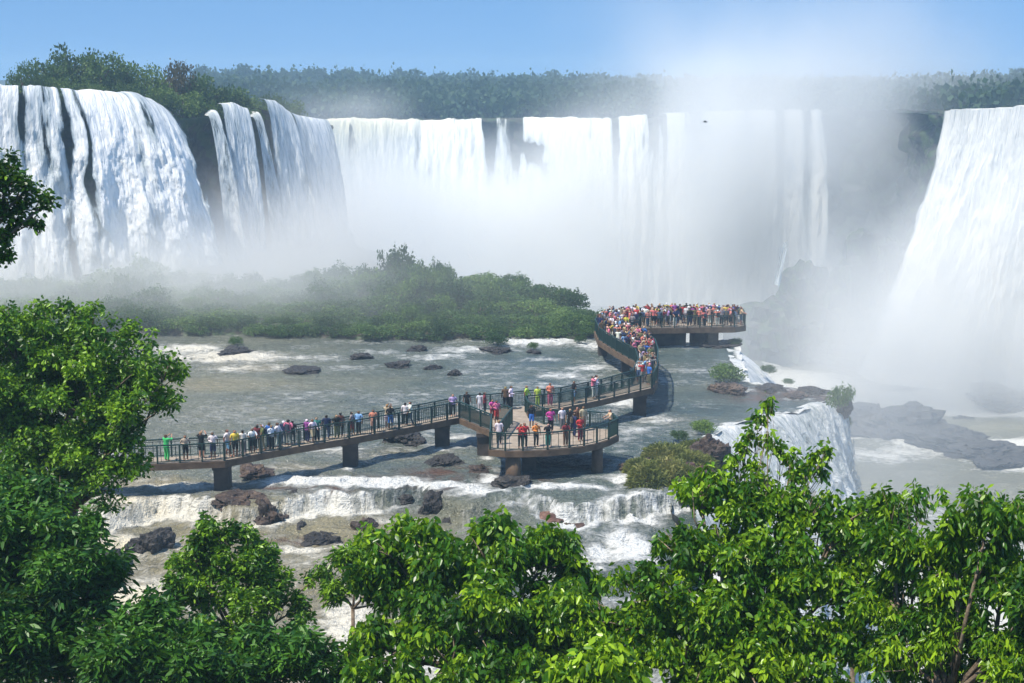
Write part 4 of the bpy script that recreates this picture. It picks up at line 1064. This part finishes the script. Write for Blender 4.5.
# ------------------------------------------------------------------ people
t = NT("person_part"); oi = t.n("ShaderNodeObjectInfo")
b = t.bsdf((1, 1, 1), 0.8, 0.2); t.l(oi.outputs["Color"], b.inputs["Base Color"])
M_PERSON = t.done(b.outputs[0])
def skin_body(pose):
    """joints joined by edges, thickened into one continuous figure 1.70 m tall, facing -Y"""
    V = {"pel": (0, 0, .93), "wst": (0, 0, 1.08), "chs": (0, -.01, 1.30), "nck": (0, 0, 1.46), "hd0": (0, -.015, 1.55), "hd1": (0, -.01, 1.64)}
    Rr = {"pel": (.155, .115), "wst": (.135, .10), "chs": (.165, .115), "nck": (.055, .055), "hd0": (.088, .105), "hd1": (.084, .10)}
    E = [("pel", "wst"), ("wst", "chs"), ("chs", "nck"), ("nck", "hd0"), ("hd0", "hd1")]
    for s, k in ((-1, "l"), (1, "r")):
        lg = pose.get("leg" + k, (0, 0)); ar = pose.get("arm" + k, ((.25, 0, 1.14), (.27, -.05, .90)))
        V["hp" + k] = (s * .09, 0, .88); V["kn" + k] = (s * .10, -.02 + lg[0] * .5 - .03, .50); V["an" + k] = (s * .10, lg[0], .09 + lg[1]); V["to" + k] = (s * .115, lg[0] - .15, .045 + lg[1])
        V["sh" + k] = (s * .19, 0, 1.40); V["el" + k] = (s * ar[0][0], ar[0][1], ar[0][2]); V["wr" + k] = (s * ar[1][0], ar[1][1], ar[1][2])
        d = Vector(V["wr" + k]) - Vector(V["el" + k]); d.normalize()
        V["ha" + k] = tuple(Vector(V["wr" + k]) + d * .13)
        for n_, r_ in (("hp", (.10, .10)), ("kn", (.062, .065)), ("an", (.042, .048)), ("to", (.04, .03)), ("sh", (.058, .058)), ("el", (.042, .042)), ("wr", (.03, .03)), ("ha", (.034, .022))): Rr[n_ + k] = r_
        E += [("pel", "hp" + k), ("hp" + k, "kn" + k), ("kn" + k, "an" + k), ("an" + k, "to" + k), ("chs", "sh" + k), ("sh" + k, "el" + k), ("el" + k, "wr" + k), ("wr" + k, "ha" + k)]
    names = list(V)
    me = bpy.data.meshes.new("b"); me.from_pydata([V[n_] for n_ in names], [(names.index(a), names.index(b_)) for a, b_ in E], [])
    ob = bpy.data.objects.new("b", me); COL.objects.link(ob)
    md = ob.modifiers.new("s", 'SKIN'); md.use_smooth_shade = True
    for i, n_ in enumerate(names):
        me.skin_vertices[0].data[i].radius = Rr[n_]; me.skin_vertices[0].data[i].use_root = (n_ == "pel")
    sb = ob.modifiers.new("u", 'SUBSURF'); sb.levels = 1; sb.render_levels = 1
    bpy.context.view_layer.update()
    dg = bpy.context.evaluated_depsgraph_get()
    res = bpy.data.meshes.new_from_object(ob.evaluated_get(dg))
    bpy.data.objects.remove(ob)
    lean = pose.get("lean", 0.0)
    for v in res.vertices:
        x, y, z = v.co
        if z > 1.5 and y < -0.07 and 1.55 < z < 1.62 and abs(x) < 0.03: y -= 0.02         # nose
        if z > 1.53 and abs(x) > 0.055 and 1.56 < z < 1.63: x *= 1.12                    # ears
        if z > .93: y -= (z - .93) * lean
        v.co = (x, y, z)
    return res
def sub_mesh(me, test, off, name):
    bm = bmesh.new(); bm.from_mesh(me); bm.normal_update()
    kill = [f for f in bm.faces if not test(f.calc_center_median())]
    bmesh.ops.delete(bm, geom=kill, context='FACES')
    for v in bm.verts: v.co += v.normal * off
    m2 = bpy.data.meshes.new(name); bm.to_mesh(m2); bm.free()
    m2.materials.append(M_PERSON)
    return m2
POSES = []
for pose in ({}, {"lean": .12, "arml": ((.27, -.14, 1.20), (.22, -.38, 1.10)), "armr": ((.27, -.14, 1.20), (.22, -.38, 1.10))},
             {"legl": (-.18, 0), "legr": (.16, .02), "arml": ((.24, .08, 1.14), (.24, .06, .90)), "armr": ((.24, -.10, 1.15), (.24, -.22, .96))},
             {"arml": ((.27, -.18, 1.32), (.12, -.33, 1.52)), "armr": ((.27, -.18, 1.32), (.12, -.33, 1.52))},
             {"arml": ((.27, .03, 1.16), (.10, -.16, 1.12)), "armr": ((.28, .0, 1.15), (.27, -.08, .92))}):
    body = skin_body(pose); body.materials.clear(); body.materials.append(M_PERSON); body.name = "body"
    ln = pose.get("lean", 0)
    P_ = {"body": body,
          "shirt": sub_mesh(body, lambda c: .90 < c.z < 1.47 and (abs(c.x) < .245 or c.z > 1.24) and abs(c.x) < .29 and c.y > -.24, .014, "shirt"),
          "trousers": sub_mesh(body, lambda c: .12 < c.z < .98 and abs(c.x) < .215, .012, "trousers"),
          "shorts": sub_mesh(body, lambda c: .48 < c.z < .98 and abs(c.x) < .215, .016, "shorts"),
          "hair": sub_mesh(body, lambda c: c.z > 1.50 and (c.z > 1.63 or c.y > -.035 - ln * .6) and abs(c.x) < .14 and (c.z > 1.56 or c.y > .03 - ln * .6), .018, "hair")}
    POSES.append(P_)
bmb = bmesh.new(); bmesh.ops.create_cube(bmb, size=1.0)
for v in bmb.verts:
    k = 0.82 if v.co.z > 0 else 1.0
    v.co = (v.co.x * 0.30 * k, 0.19 + v.co.y * 0.15 * k, 1.20 + v.co.z * 0.40)
bmesh.ops.bevel(bmb, geom=list(bmb.edges), offset=0.04, segments=2, affect='EDGES')
for sx_ in (-0.11, 0.11):
    r_ = bmesh.ops.create_cube(bmb, size=1.0)
    for v in r_["verts"]: v.co = (sx_ + v.co.x * 0.04, v.co.y * 0.29 - 0.0, 1.425 + v.co.z * 0.035)
BAG = bpy.data.meshes.new("backpack"); bmb.to_mesh(BAG); bmb.free(); BAG.materials.append(M_PERSON)
PAL = {"red": (.55, .03, .03), "pink": (.75, .17, .28), "coral": (.80, .22, .16), "white": (.78, .78, .78), "black": (.012, .012, .014), "navy": (.02, .03, .10), "blue": (.03, .16, .55), "sky blue": (.18, .42, .70),
       "green": (.02, .30, .06), "bright green": (.03, .60, .12), "yellow": (.80, .62, .03), "lime": (.55, .70, .05), "orange": (.80, .28, .03), "purple": (.32, .06, .36), "magenta": (.60, .03, .35), "grey": (.25, .25, .26),
       "beige": (.50, .38, .24), "brown": (.14, .07, .04), "maroon": (.20, .02, .03), "lilac": (.50, .34, .62), "olive": (.17, .17, .06), "khaki": (.30, .24, .14), "teal": (.02, .22, .22), "denim": (.06, .10, .20), "peach": (.80, .42, .30)}
SKINS = [(.42, .22, .14), (.30, .15, .09), (.52, .30, .20), (.18, .09, .055)]
HAIRS = [(.015, .010, .008), (.03, .018, .01), (.09, .05, .025), (.30, .20, .09), (.012, .012, .012)]
def person(x, y, face, top, leg, label, group, pose=0, h=None, short=False, hat=None):
    h = h or random.uniform(0.93, 1.04)
    t = empty("person", (x, y, DZ + 0.002), label, "person", group)
    t.rotation_euler = (0, 0, face); w = random.uniform(0.95, 1.12); t.scale = (h * w, h * w, h)
    P_ = POSES[pose]
    sk = random.choice(SKINS); hr = PAL[hat] if hat else random.choice(HAIRS)
    for nm, col in (("body", sk), ("shirt", PAL[top]), ("shorts" if short else "trousers", PAL[leg]), ("hair", hr)):
        c = bpy.data.objects.new("cap" if (nm == "hair" and hat) else nm, P_[nm]); COL.objects.link(c); c.parent = t
        gm = sum(col) / 3; ds = 0.12 if nm in ("shirt", "shorts", "trousers") else 0.0
        c.color = (*[(q * (1 - ds) + gm * ds) * random.uniform(.78, 1.0) for q in col], 1)
    if random.random() < 0.28:
        c = bpy.data.objects.new("backpack", BAG); COL.objects.link(c); c.parent = t
        c.color = (*random.choice([(.02, .02, .025), (.05, .06, .09), (.10, .03, .03), (.12, .10, .07)]), 1)
    return t
WG = "visitors on the near walkway"
# (px of figure, depth into deck in m from near edge, top, leg, pose, facing, short, hat, label)
near_pts = [gp(*p) for p in near]
def on_walk(px, d):
    xs_ = [p[0] for p in near]; ys_ = [p[1] for p in near]
    q = gp(px, float(np.interp(px, xs_, ys_))); return q.x * (q.y + d) / q.y, q.y + d
WALK = [
    (167, .5, "bright green", "bright green", 3, 2.6, False, None, "person all in bright green near the left end of the walkway"),
    (186, .6, "beige", "black", 4, 0.4, True, None, "person in a beige top standing right of the bright green figure"),
    (202, .9, "black", "black", 3, 3.0, True, None, "person in black with raised arms left of the first pier"),
    (213.5, .6, "white", "navy", 4, 0.2, True, None, "person in a white shirt and dark shorts directly above the first pier"),
    (228, 1.0, "white", "sky blue", 2, 1.3, True, None, "person in white with pale blue shorts behind the yellow shirt"),
    (235.5, .5, "yellow", "black", 0, 0.5, True, None, "person in a bright yellow shirt and black shorts"),
    (243.5, .7, "white", "grey", 4, 3.4, False, None, "person in a white shirt just right of the yellow shirt"),
    (253, .5, "white", "black", 1, 0.3, True, None, "person in white leaning by the rail left of the olive shirt"),
    (258, 1.1, "maroon", "black", 3, 3.0, False, None, "person in dark red behind the olive shirt"),
    (263, .6, "olive", "khaki", 2, -1.2, False, "white", "person in an olive shirt and pale cap walking in the cluster"),
    (270, 1.1, "blue", "navy", 0, 2.8, False, None, "person in a blue shirt at the back of the cluster"),
    (272, .4, "white", "black", 4, 0.6, False, None, "person in white in front of the blue shirt"),
    (278, .5, "white", "white", 2, 1.3, False, None, "person dressed wholly in white walking right of the cluster"),
    (284, 1.1, "navy", "denim", 1, 3.1, False, "white", "person in navy with a white cap facing upstream"),
    (289, .8, "pink", "grey", 4, 2.9, False, None, "person in pale pink beside the white cap"),
    (293, .9, "black", "black", 0, 3.0, False, None, "person in black right of the pale pink top"),
    (307.5, .7, "purple", "navy", 4, 2.4, False, "white", "person in purple with a pale cap left of the teal top"),
    (313, .4, "white", "beige", 2, 0.8, True, None, "person in white and beige left of the teal top"),
    (317, .6, "teal", "black", 4, 0.2, False, None, "person in a teal top in the middle of the walkway"),
    (327, .8, "navy", "denim", 0, 3.2, False, None, "person in a dark blue top standing apart right of the teal top"),
    (337, .5, "black", "olive", 4, 0.5, False, None, "broad person in black and olive above the second pier"),
    (341, .9, "brown", "black", 0, 3.3, False, None, "person in brown right behind the black and olive figure"),
    (352, .8, "grey", "maroon", 2, 1.5, True, None, "person in grey with maroon shorts left of the bright blue top"),
    (359, .6, "sky blue", "black", 4, -0.3, False, None, "person in a bright blue top right of the second pier"),
    (373.5, .5, "coral", "peach", 0, 0.1, True, None, "person in a coral top and peach shorts alone on the walkway"),
    (387.5, .8, "beige", "white", 3, 2.8, True, None, "person in beige close behind the black vest"),
    (390.5, .4, "black", "blue", 4, 0.4, True, None, "person in a black vest and blue shorts"),
    (405.5, .8, "white", "black", 0, 3.0, False, None, "left one of two in white before the junction"),
    (410.5, .6, "white", "denim", 2, -1.3, False, None, "right one of two in white before the junction, with dark hair"),
    (453, .9, "lilac", "black", 4, 0.3, False, None, "person in a lilac shirt standing at the junction corner"),
]
for (px, d, tp, lg, po, fc, sh, hat, lb) in WALK:
    x, y = on_walk(px, d); person(x, y, fc, tp, lg, lb, WG, po, short=sh, hat=hat)
SPOTS = [
    (467, 413, "black", "black", 0, 3.0, False, None, "person in black beside the start of the upper walkway"),
    (480, 414.5, "white", "white", 0, 3.0, False, None, "person in a long white dress at the head of the ramp"),
    (484.5, 415.5, "maroon", "black", 4, 1.5, False, None, "person in maroon next to the white dress"),
    (492, 419.5, "magenta", "maroon", 1, 0.4, False, None, "person in hot pink top bending on the ramp"),
    (496.5, 423, "pink", "red", 4, 0.3, True, None, "person in a pink patterned top behind the ramp railing"),
    (505.5, 408.6, "brown", "black", 0, 2.9, False, None, "person in dark brown left of the white shirt on the upper walkway start"),
    (511, 409, "white", "black", 4, 1.2, False, None, "person in a white shirt and black trousers at the start of the upper walkway"),
    (526.5, 408, "lime", "black", 2, 1.3, False, None, "person in lime with a dark backpack side on"),
    (537.5, 407.6, "lime", "lime", 0, 0.2, False, None, "person wearing lime from head to toe"),
    (550, 406, "coral", "pink", 4, 0.3, False, None, "person in a coral and pink outfit on the upper walkway"),
    (574, 402.5, "black", "sky blue", 4, -1.1, True, None, "person in a black shirt and light blue shorts on the upper walkway"),
    (592.5, 398.5, "pink", "white", 3, 1.4, False, None, "person stretching both arms out in pink on the upper walkway"),
    (596, 397.5, "white", "white", 4, 1.2, False, None, "person in white with a dark bag beside the outstretched arms"),
    (499, 444.5, "white", "black", 0, 3.1, False, None, "person with a backpack at the left corner of the lower lookout"),
    (520.5, 448, "red", "black", 3, 0.1, False, None, "person in a red shirt at the front rail of the lower lookout"),
    (524.5, 448, "red", "black", 4, 0.3, False, None, "second person in red pressed against the first at the front rail"),
    (531.5, 427.5, "black", "blue", 0, 0.1, True, None, "person in black and blue at the back of the lower lookout"),
    (536, 446.5, "orange", "black", 4, 0.4, False, None, "person in a yellow orange top on the lower lookout"),
    (548, 447, "black", "teal", 1, 0.1, False, None, "person in black leaning on the front rail of the lower lookout"),
    (550.5, 433, "magenta", "black", 4, 0.3, False, "pink", "person in a magenta top with pink cap on the lower lookout"),
    (562, 430.5, "white", "grey", 0, 0.4, False, None, "person in pale clothes at the back right of the lower lookout"),
    (565.5, 446, "maroon", "brown", 1, 0.2, False, None, "person in maroon at the right front rail of the lower lookout"),
    (570, 433, "black", "black", 0, 0.0, False, None, "person in black in the right hand group of the lower lookout"),
    (574, 437, "navy", "navy", 4, 2.0, False, None, "person in navy in the right hand group of the lower lookout"),
    (577, 430, "brown", "black", 3, 0.2, False, None, "person in brown with raised hands in the right hand group"),
    (580, 441, "red", "maroon", 4, 0.5, False, None, "person in a dark red dress in the right hand group"),
    (583, 431, "beige", "khaki", 0, 0.5, True, None, "person in beige at the back of the right hand group"),
    (611, 433.5, "peach", "black", 1, -1.4, True, None, "person alone at the right tip of the lower lookout"),
]
for (px, py, tp, lg, po, fc, sh, hat, lb) in SPOTS:
    q = gp(px, py); person(q.x, q.y, fc, tp, lg, lb, "visitors around the lookout and upper walkway", po, short=sh, hat=hat, h=0.86 if "bending" in lb else None)
def in_poly(x, y, poly):
    c = False; n = len(poly)
    for i in range(n):
        a, b_ = poly[i], poly[i - 1]
        if (a.y > y) != (b_.y > y) and x < (b_.x - a.x) * (y - a.y) / (b_.y - a.y) + a.x: c = not c
    return c
crowd_poly = inset_poly(vpoly, 0.38)
cand = []
bx0, bx1 = min(p.x for p in vpoly), max(p.x for p in vpoly); by0, by1 = min(p.y for p in vpoly), max(p.y for p in vpoly)
rr = random.Random(5); pts_ = []
tries = 0
while len(pts_) < 205 and tries < 60000:
    tries += 1
    x, y = rr.uniform(bx0, bx1), rr.uniform(by0, by1)
    if in_poly(x, y, crowd_poly) and all((x - a) ** 2 + (y - b_) ** 2 > 0.40 ** 2 for a, b_ in pts_): pts_.append((x, y))
pal_l = ["grey", "black", "navy", "brown", "olive", "denim", "beige", "khaki", "maroon", "pink", "coral", "white", "red", "black", "navy", "peach", "white", "sky blue", "grey", "purple", "beige", "maroon", "yellow", "pink", "coral", "olive", "lilac", "blue", "white", "black"]
for (x, y) in pts_:
    tp = rr.choice(pal_l); lg = rr.choice(["black", "navy", "denim", "khaki", "grey", "black", "white"])
    plat = y > 124.5 and x > 11.5
    if plat:
        where = "%s of the platform crowd %s" % ("back" if y > 128.6 else "front", "near its left end" if x < 14 else "left of centre" if x < 17 else "right of centre" if x < 19.5 else "near its right tip")
    else:
        where = "in the queue %s" % ("at the lower corner" if y < 109 else "above the lower corner" if y < 115 else "halfway up the bend" if y < 120 else "high on the bend" if y < 124.5 else "rounding the hairpin")
    sh_ = rr.random() < .4
    face = rr.choice([3.14, 3.0, 3.3, 0.2, -0.3, 1.5, -1.5, 2.4]) if plat else rr.uniform(-3.1, 3.1)
    person(x, y, face, tp, lg, "person in %s top, %s %s, %s" % (tp, lg, "shorts" if sh_ else "trousers", where), "crowd on the far platform" if plat else "queue on the walkway bend", rr.choice([0, 0, 3, 4, 1, 2]), short=sh_, hat=rr.choice([None] * 5 + ["white", "beige"]))
print("crowd", len(pts_), "island trees", n_isl)
# a bird over the gorge
bp = A(705, 122, 260)
mb = MB()
mb.tube([bp + Vector((-0.45, 0, 0)), bp + Vector((-0.1, 0, 0.03)), bp + Vector((0.3, 0, 0)), bp + Vector((0.55, 0, -0.02))], [0.02, 0.11, 0.10, 0.02], 6)
for s in (-1, 1):
    a_ = bp + Vector((0.0, 0, 0.04))
    mb.add([a_ + Vector((-0.16, 0, 0)), a_ + Vector((0.2, 0, 0)), a_ + Vector((0.1, s * 0.5, 0.22)), a_ + Vector((-0.1, s * 0.5, 0.22)), a_ + Vector((-0.1, s * 1.0, 0.10))], [(0, 1, 2, 3), (3, 2, 4)])
tag(mb.build("bird", m_simple("dark_feathers", (.02, .02, .02))), "small black bird flying before the mist of the gorge", "bird")

# ------------------------------------------------------------------ spray and haze
def principled_volume(name, color, density, aniso=0.0, attr=None):
    m = bpy.data.materials.new(name); m.use_nodes = True; nt = m.node_tree; nt.nodes.clear()
    out = nt.nodes.new("ShaderNodeOutputMaterial"); v = nt.nodes.new("ShaderNodeVolumePrincipled")
    v.inputs["Color"].default_value = (*color, 1); v.inputs["Density"].default_value = density; v.inputs["Anisotropy"].default_value = aniso
    v.inputs["Density Attribute"].default_value = attr or ""
    nt.links.new(v.outputs[0], out.inputs["Volume"])
    return m
def volume_field(name, lo, hi, res, blobs, noise_scale, mat, cut=0.0008, noise_amt=1.9):
    """a box of spray whose density is a sum of soft puffs broken by noise"""
    me = bpy.data.meshes.new(name); ob = bpy.data.objects.new(name, me); COL.objects.link(ob)
    me.materials.append(mat)
    g = bpy.data.node_groups.new(name, 'GeometryNodeTree')
    g.interface.new_socket("Geometry", in_out='INPUT', socket_type='NodeSocketGeometry')
    g.interface.new_socket("Geometry", in_out='OUTPUT', socket_type='NodeSocketGeometry')
    N_ = g.nodes.new; L_ = g.links.new
    go = N_("NodeGroupOutput"); vc = N_("GeometryNodeVolumeCube")
    vc.inputs["Min"].default_value = lo; vc.inputs["Max"].default_value = hi
    for a, r in zip("XYZ", res): vc.inputs["Resolution " + a].default_value = r
    pos = N_("GeometryNodeInputPosition").outputs[0]
    def M(op, a, b_=None, c=None):
        n_ = N_("ShaderNodeMath"); n_.operation = op
        for i, q in enumerate((a, b_, c)):
            if q is None: continue
            if isinstance(q, (int, float)): n_.inputs[i].default_value = q
            else: L_(q, n_.inputs[i])
        return n_.outputs[0]
    nz = N_("ShaderNodeTexNoise"); nz.inputs["Scale"].default_value = noise_scale; nz.inputs["Detail"].default_value = 4; nz.inputs["Roughness"].default_value = 0.55
    mp = N_("ShaderNodeVectorMath"); mp.operation = 'MULTIPLY'; mp.inputs[1].default_value = (1, 1, 0.75); L_(pos, mp.inputs[0]); L_(mp.outputs[0], nz.inputs["Vector"])
    nf = M('SUBTRACT', nz.outputs["Fac"], 0.5)
    tot = None
    for (c, r, d) in blobs:
        s1 = N_("ShaderNodeVectorMath"); s1.operation = 'SUBTRACT'; L_(pos, s1.inputs[0]); s1.inputs[1].default_value = c
        s2 = N_("ShaderNodeVectorMath"); s2.operation = 'DIVIDE'; L_(s1.outputs[0], s2.inputs[0]); s2.inputs[1].default_value = r
        ln = N_("ShaderNodeVectorMath"); ln.operation = 'LENGTH'; L_(s2.outputs[0], ln.inputs[0])
        q = M('ADD', ln.outputs["Value"], M('MULTIPLY', nf, -noise_amt))
        q = M('MAXIMUM', q, 0.0)
        e = M('MULTIPLY', M('EXPONENT', M('MULTIPLY', M('MULTIPLY', q, q), -1.6)), d)
        tot = e if tot is None else M('ADD', tot, e)
    tot = M('MAXIMUM', M('SUBTRACT', tot, cut), 0.0)
    L_(tot, vc.inputs["Density"])
    sm = N_("GeometryNodeSetMaterial"); sm.inputs["Material"].default_value = mat
    L_(vc.outputs[0], sm.inputs[0]); L_(sm.outputs[0], go.inputs[0])
    md = ob.modifiers.new("field", 'NODES'); md.node_group = g
    return ob
if MIST:
    mm = principled_volume("spray", (0.975, 0.97, 0.95), 1.0, 0.0, "density")
    def at(px, py, Y): return tuple(A(px, py, Y))
    blobs = [
        (at(20, 300, 162), (26, 10, 8), 0.050),      # at the foot of the left falls
        (at(110, 285, 168), (22, 9, 9), 0.070),
        (at(200, 272, 178), (20, 12, 7.5), 0.080),
        (at(290, 252, 190), (18, 14, 7), 0.075),
        (at(300, 300, 133), (40, 9, 6), 0.006),
        (at(350, 235, 205), (15, 16, 15), 0.045),
        (at(70, 296, 146), (32, 12, 7), 0.10),
        (at(215, 292, 156), (20, 12, 5), 0.05),    # drifting over the back of the island
        (at(330, 285, 172), (26, 8, 6), 0.050),
        (at(380, 215, 425), (34, 24, 20), 0.060),
        (at(470, 240, 412), (50, 28, 20), 0.068),
        (at(600, 225, 405), (50, 36, 24), 0.048),
        (at(705, 200, 395), (27, 38, 38), 0.034),
        (at(560, 300, 340), (60, 80, 26), 0.010),
        (at(830, 270, 330), (26, 40, 34), 0.004),
        (at(930, 355, 296), (24, 16, 18), 0.080),
        (at(925, 290, 304), (20, 12, 20), 0.050),
        (at(1010, 265, 300), (22, 12, 22), 0.055),    # foot of the right falls
        (at(1030, 345, 296), (34, 16, 24), 0.070),
        (at(880, 400, 235), (70, 60, 14), 0.0045),
        (at(850, 440, 100), (10, 20, 12), 0.022),
        (at(765, 85, 400), (46, 36, 28), 0.0075),
        (at(850, 105, 385), (40, 38, 26), 0.017),
        (at(800, 90, 560), (90, 60, 26), 0.006),
        (at(750, 165, 400), (36, 34, 24), 0.034),
        (at(800, -30, 390), (90, 40, 50), 0.0028),
        (at(360, 108, 432), (16, 10, 6), 0.030),
    ]
    sp = volume_field("spray", (-150, 80, -50), (220, 640, 120), (124, 184, 62), blobs, 0.035, mm)
    tag(sp, "white spray billowing up from the foot of the falls and out of the gorge", "mist", kind="stuff")
hz = MB(); hz.box((100, 700, -9), (1400, 1700, 110))
ho = hz.build("haze", principled_volume("haze_air", (0.52, 0.77, 1.0), 0.0006, 0.0))
tag(ho, "thin blue haze filling the air over the gorge", "haze", kind="stuff")
